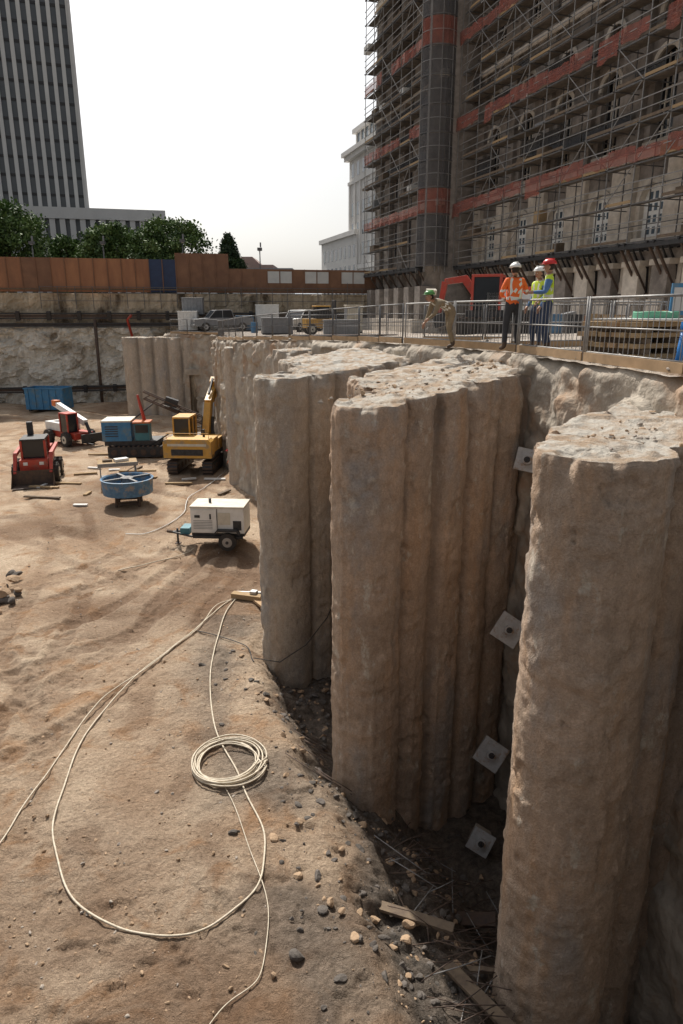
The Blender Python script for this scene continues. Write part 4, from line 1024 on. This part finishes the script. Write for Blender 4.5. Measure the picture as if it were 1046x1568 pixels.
# ------------------------------------------------------------------ people
def worker(name,loc,yaw,vest,helmet,legs='denim',sleeve='skin_tone',pose=None,scale=1.0,fulltop=False,headyaw=0,headpitch=0):
    J=dict(pelvis=(0,0,.95),waist=(0,0,1.08),chest=(0,.01,1.3),neck=(0,0,1.47),nt=(0,.01,1.54),
      lsh=(-.17,0,1.42),lel=(-.25,-.03,1.14),lwr=(-.24,.12,.92),rsh=(.17,0,1.42),rel=(.25,-.03,1.14),rwr=(.24,.12,.92),
      lhp=(-.1,0,.9),lkn=(-.12,.03,.5),lan=(-.13,-.02,.1),lto=(-.15,.15,.05),rhp=(.1,0,.9),rkn=(.12,.03,.5),ran=(.13,-.02,.1),rto=(.15,.15,.05))
    if pose: J.update(pose)
    rad=dict(pelvis=.15,waist=.145,chest=.165,neck=.07,nt=.055,lsh=.085,lel=.05,lwr=.033,rsh=.085,rel=.05,rwr=.033,lhp=.105,lkn=.07,lan=.052,lto=.045,rhp=.105,rkn=.07,ran=.052,rto=.045)
    names=list(J);E=[('pelvis','waist'),('waist','chest'),('chest','neck'),('neck','nt'),('chest','lsh'),('lsh','lel'),('lel','lwr'),('chest','rsh'),('rsh','rel'),('rel','rwr'),
       ('pelvis','lhp'),('lhp','lkn'),('lkn','lan'),('lan','lto'),('pelvis','rhp'),('rhp','rkn'),('rkn','ran'),('ran','rto')]
    me=bpy.data.meshes.new('tmp');me.from_pydata([J[n] for n in names],[(names.index(a),names.index(b)) for a,b in E],[])
    ob=bpy.data.objects.new('tmp',me);scene.collection.objects.link(ob)
    md=ob.modifiers.new('s','SKIN');md.use_smooth_shade=True
    if not me.skin_vertices: 
        bpy.context.view_layer.objects.active=ob;ob.select_set(True);bpy.ops.mesh.customdata_skin_add()
    sk=me.skin_vertices[0].data
    for i,n in enumerate(names): sk[i].radius=(rad[n]*(1.15 if n in('chest','waist','pelvis') else 1),rad[n]*(.72 if n in('chest','waist','pelvis') else 1));sk[i].use_root=(n=='pelvis')
    sb=ob.modifiers.new('u','SUBSURF');sb.levels=2;sb.render_levels=2
    dg=bpy.context.evaluated_depsgraph_get();ev=ob.evaluated_get(dg);em=ev.to_mesh()
    m=MB();vs=[v.co.copy() for v in em.vertices]
    bm_={('pelvis','waist'):vest,('waist','chest'):vest,('chest','neck'):vest,('neck','nt'):'skin_tone',('chest','lsh'):vest,('chest','rsh'):vest,
      ('lsh','lel'):sleeve if not fulltop else vest,('rsh','rel'):sleeve if not fulltop else vest,('lel','lwr'):sleeve if fulltop is not None else 'skin_tone',('rel','rwr'):sleeve if fulltop is not None else 'skin_tone'}
    def near(p):
        best=None;bd=9
        for a,b in E:
            A=Vector(J[a]);B=Vector(J[b]);t=max(0,min(1,(p-A).dot(B-A)/(B-A).length_squared));d=(A+(B-A)*t-p).length-rad[a]*(1-t)*.9-rad[b]*t*.9
            if d<bd: bd=d;best=(a,b,t)
        return best
    pel=Vector(J['pelvis']);ck=Vector(J['neck'])-pel
    groups={}
    for f in em.polygons:
        a,b,t=near(f.center)
        mat=bm_.get((a,b),legs)
        if (a,b) in (('lan','lto'),('ran','rto')) or (b in('lan','ran') and t>.8): mat='boot'
        if a=='pelvis' and b in('lhp','rhp'): mat=legs
        if mat==vest:
            h=(f.center-pel).dot(ck)/ck.length_squared
            if h<.05: mat=legs
            elif .2<h<.28 or .5<h<.58: mat='reflect'
            elif .07<abs(f.center.x)<.11 and h>.3: mat='reflect'
        if (a,b) in (('lsh','lel'),('rsh','rel')) and t<.12: mat=vest
        groups.setdefault(mat,[]).append(tuple(f.vertices))
    for mat,fs in groups.items(): 
        m.add(vs,fs,mat,True)
    ev.to_mesh_clear();bpy.data.objects.remove(ob)
    nt=Vector(J['nt']);dirn=(nt-Vector(J['neck'])).normalized()
    hc=nt+dirn*.10
    hm=Matrix.Translation(hc)@Euler((headpitch,0,headyaw)).to_matrix().to_4x4();m.X=hm
    def hf(q,p):
        if p.z<-.2: q.x*=.86;q.y*=.95
        if p.y>.3: q.y*=.95
        return q
    m.ell((0,0,0),(.078,.098,.118),'skin_tone',14,10,f=hf)
    m.ell((0,-.012,.02),(.083,.096,.108),'hair',14,10,f=lambda q,p:q if p.y<.35 else Vector((q.x*.9,q.y*.8,q.z)))
    m.add([(-.016,.088,-.035),(.016,.088,-.035),(0,.122,-.032),(0,.092,.02)],[(0,1,2),(0,2,3),(2,1,3)],'skin_tone')
    for s in (-1,1):
        m.ell((s*.033,.085,.004),(.014,.01,.009),'helmet_white',8,6);m.ell((s*.033,.094,.004),(.006,.004,.006),'hair',6,4);m.ell((s*.079,-.005,-.008),(.012,.022,.032),'skin_tone',8,6)
    m.ell((0,.088,-.062),(.026,.010,.007),'shirt_red',8,5)
    m.ell((0,-.005,.055),(.118,.142,.105),helmet,18,10,zmin=0);m.ell((0,.05,.055),(.122,.135,.012),helmet,18,4);m.box((0,-.01,.155),(.03,.18,.02),helmet)
    m.X=Matrix.Identity(4)
    for s,e,w in ((-1,'lel','lwr'),(1,'rel','rwr')):
        A=Vector(J[e]);B=Vector(J[w]);d=(B-A).normalized();u=d.cross(Vector((0,0,1)));u=u.normalized() if u.length>.05 else Vector((1,0,0))
        v=u.cross(d)
        m.tube([B-d*.02,B+d*.03,B+d*.09],[.03,.036,.03],'skin_tone',8)
        for k,(off,L) in enumerate(((-.03,.062),(-.01,.075),(.01,.07),(.03,.055))):
            p0=B+d*.08+u*off;m.tube([p0,p0+d*L*.5-v*.012,p0+d*L*.85-v*.035],[.0095,.0085,.007],'skin_tone',6)
        p0=B+d*.035-u*.035*s;m.tube([p0,p0+d*.03-u*.025*s-v*.01,p0+d*.06-u*.03*s-v*.02],[.012,.010,.008],'skin_tone',6)
    return m.build(name,loc,yaw,0,scale)
zz=float(zp(15.7))+.02
worker('construction_worker',(3.83,15.9,zz),R(8),'vest_orange','helmet_white','trouser_dark','vest_orange',fulltop=True,
   pose=dict(lel=(-.27,.02,1.15),lwr=(-.12,.24,1.1),rel=(.29,0,1.17),rwr=(.22,.2,1.3),lan=(-.15,-.02,.1),lto=(-.19,.13,.05),lkn=(-.13,.03,.5)),scale=1.06)
worker('construction_worker',(4.5,15.6,zz),R(75),'vest_yellow','helmet_red','denim','shirt_blue',
   pose=dict(lel=(-.25,.06,1.16),lwr=(-.2,.3,1.16),rel=(.27,-.04,1.15),rwr=(.2,.16,1.0),ran=(.16,-.1,.1),rto=(.18,.07,.05)),scale=1.09)
worker('construction_worker',(4.6,16.7,zz),R(110),'vest_yellow','helmet_white','denim','shirt_blue',scale=1.04)
worker('construction_worker',(2.66,17.3,float(zp(17.5))),R(110),'khaki','helmet_green','khaki','khaki',fulltop=True,
   pose=dict(waist=(0,.08,1.03),chest=(0,.3,1.12),neck=(0,.46,1.17),nt=(0,.52,1.2),lsh=(-.17,.42,1.12),rsh=(.17,.42,1.12),lel=(-.22,.55,.86),lwr=(-.18,.72,.72),rel=(.22,.5,.84),rwr=(.2,.62,.62),lkn=(-.12,.1,.52),rkn=(.12,-.02,.5),ran=(.14,-.2,.1),rto=(.15,-.03,.05)),scale=.98)
worker('construction_worker',(-7.3,43,gz(-7.3,43)),R(60),'vest_orange','helmet_white','denim','vest_orange',fulltop=True)
worker('construction_worker',(-5.85,38.2,gz(-6,38)),R(90),'vest_orange','helmet_red','trouser_dark','vest_orange',fulltop=True,
   pose=dict(waist=(0,.08,1.03),chest=(0,.28,1.15),neck=(0,.43,1.22),nt=(0,.49,1.26),lsh=(-.17,.38,1.16),rsh=(.17,.38,1.16),lel=(-.22,.5,.9),lwr=(-.18,.62,.72),rel=(.22,.48,.9),rwr=(.2,.6,.7)))
# ------------------------------------------------------------------ sun, sky, camera
az=math.atan2(-.38,.92);el=R(50)
sd=Vector((math.sin(az)*math.cos(el),math.cos(az)*math.cos(el),math.sin(el)))
L=bpy.data.lights.new('sun','SUN');L.energy=5;L.angle=R(.8);L.color=(1,.94,.85)
o=bpy.data.objects.new('sun',L);scene.collection.objects.link(o);o.rotation_euler=(-sd).to_track_quat('-Z','Y').to_euler();o.location=(0,0,60)
w=bpy.data.worlds.new('World');scene.world=w;w.use_nodes=True;nt=w.node_tree
bg=nt.nodes['Background'];sk=nt.nodes.new('ShaderNodeTexSky');sk.sky_type='NISHITA';sk.sun_disc=False;sk.sun_elevation=el;sk.sun_rotation=az
sk.dust_density=4;sk.air_density=1.2;sk.ozone_density=1
hs=nt.nodes.new('ShaderNodeHueSaturation');hs.inputs['Saturation'].default_value=.25
nt.links.new(sk.outputs[0],hs.inputs['Color']);nt.links.new(hs.outputs[0],bg.inputs[0]);bg.inputs[1].default_value=.135
cam=bpy.data.cameras.new('camera');co=bpy.data.objects.new('camera',cam);scene.collection.objects.link(co);scene.camera=co
cam.sensor_fit='VERTICAL';cam.sensor_height=36;cam.lens=24.0;cam.clip_end=6000;cam.clip_start=.05
co.location=(0,0,9);co.rotation_euler=(R(90-16.42),0,0)
scene.view_settings.view_transform='Standard';scene.view_settings.look='None';scene.view_settings.exposure=0
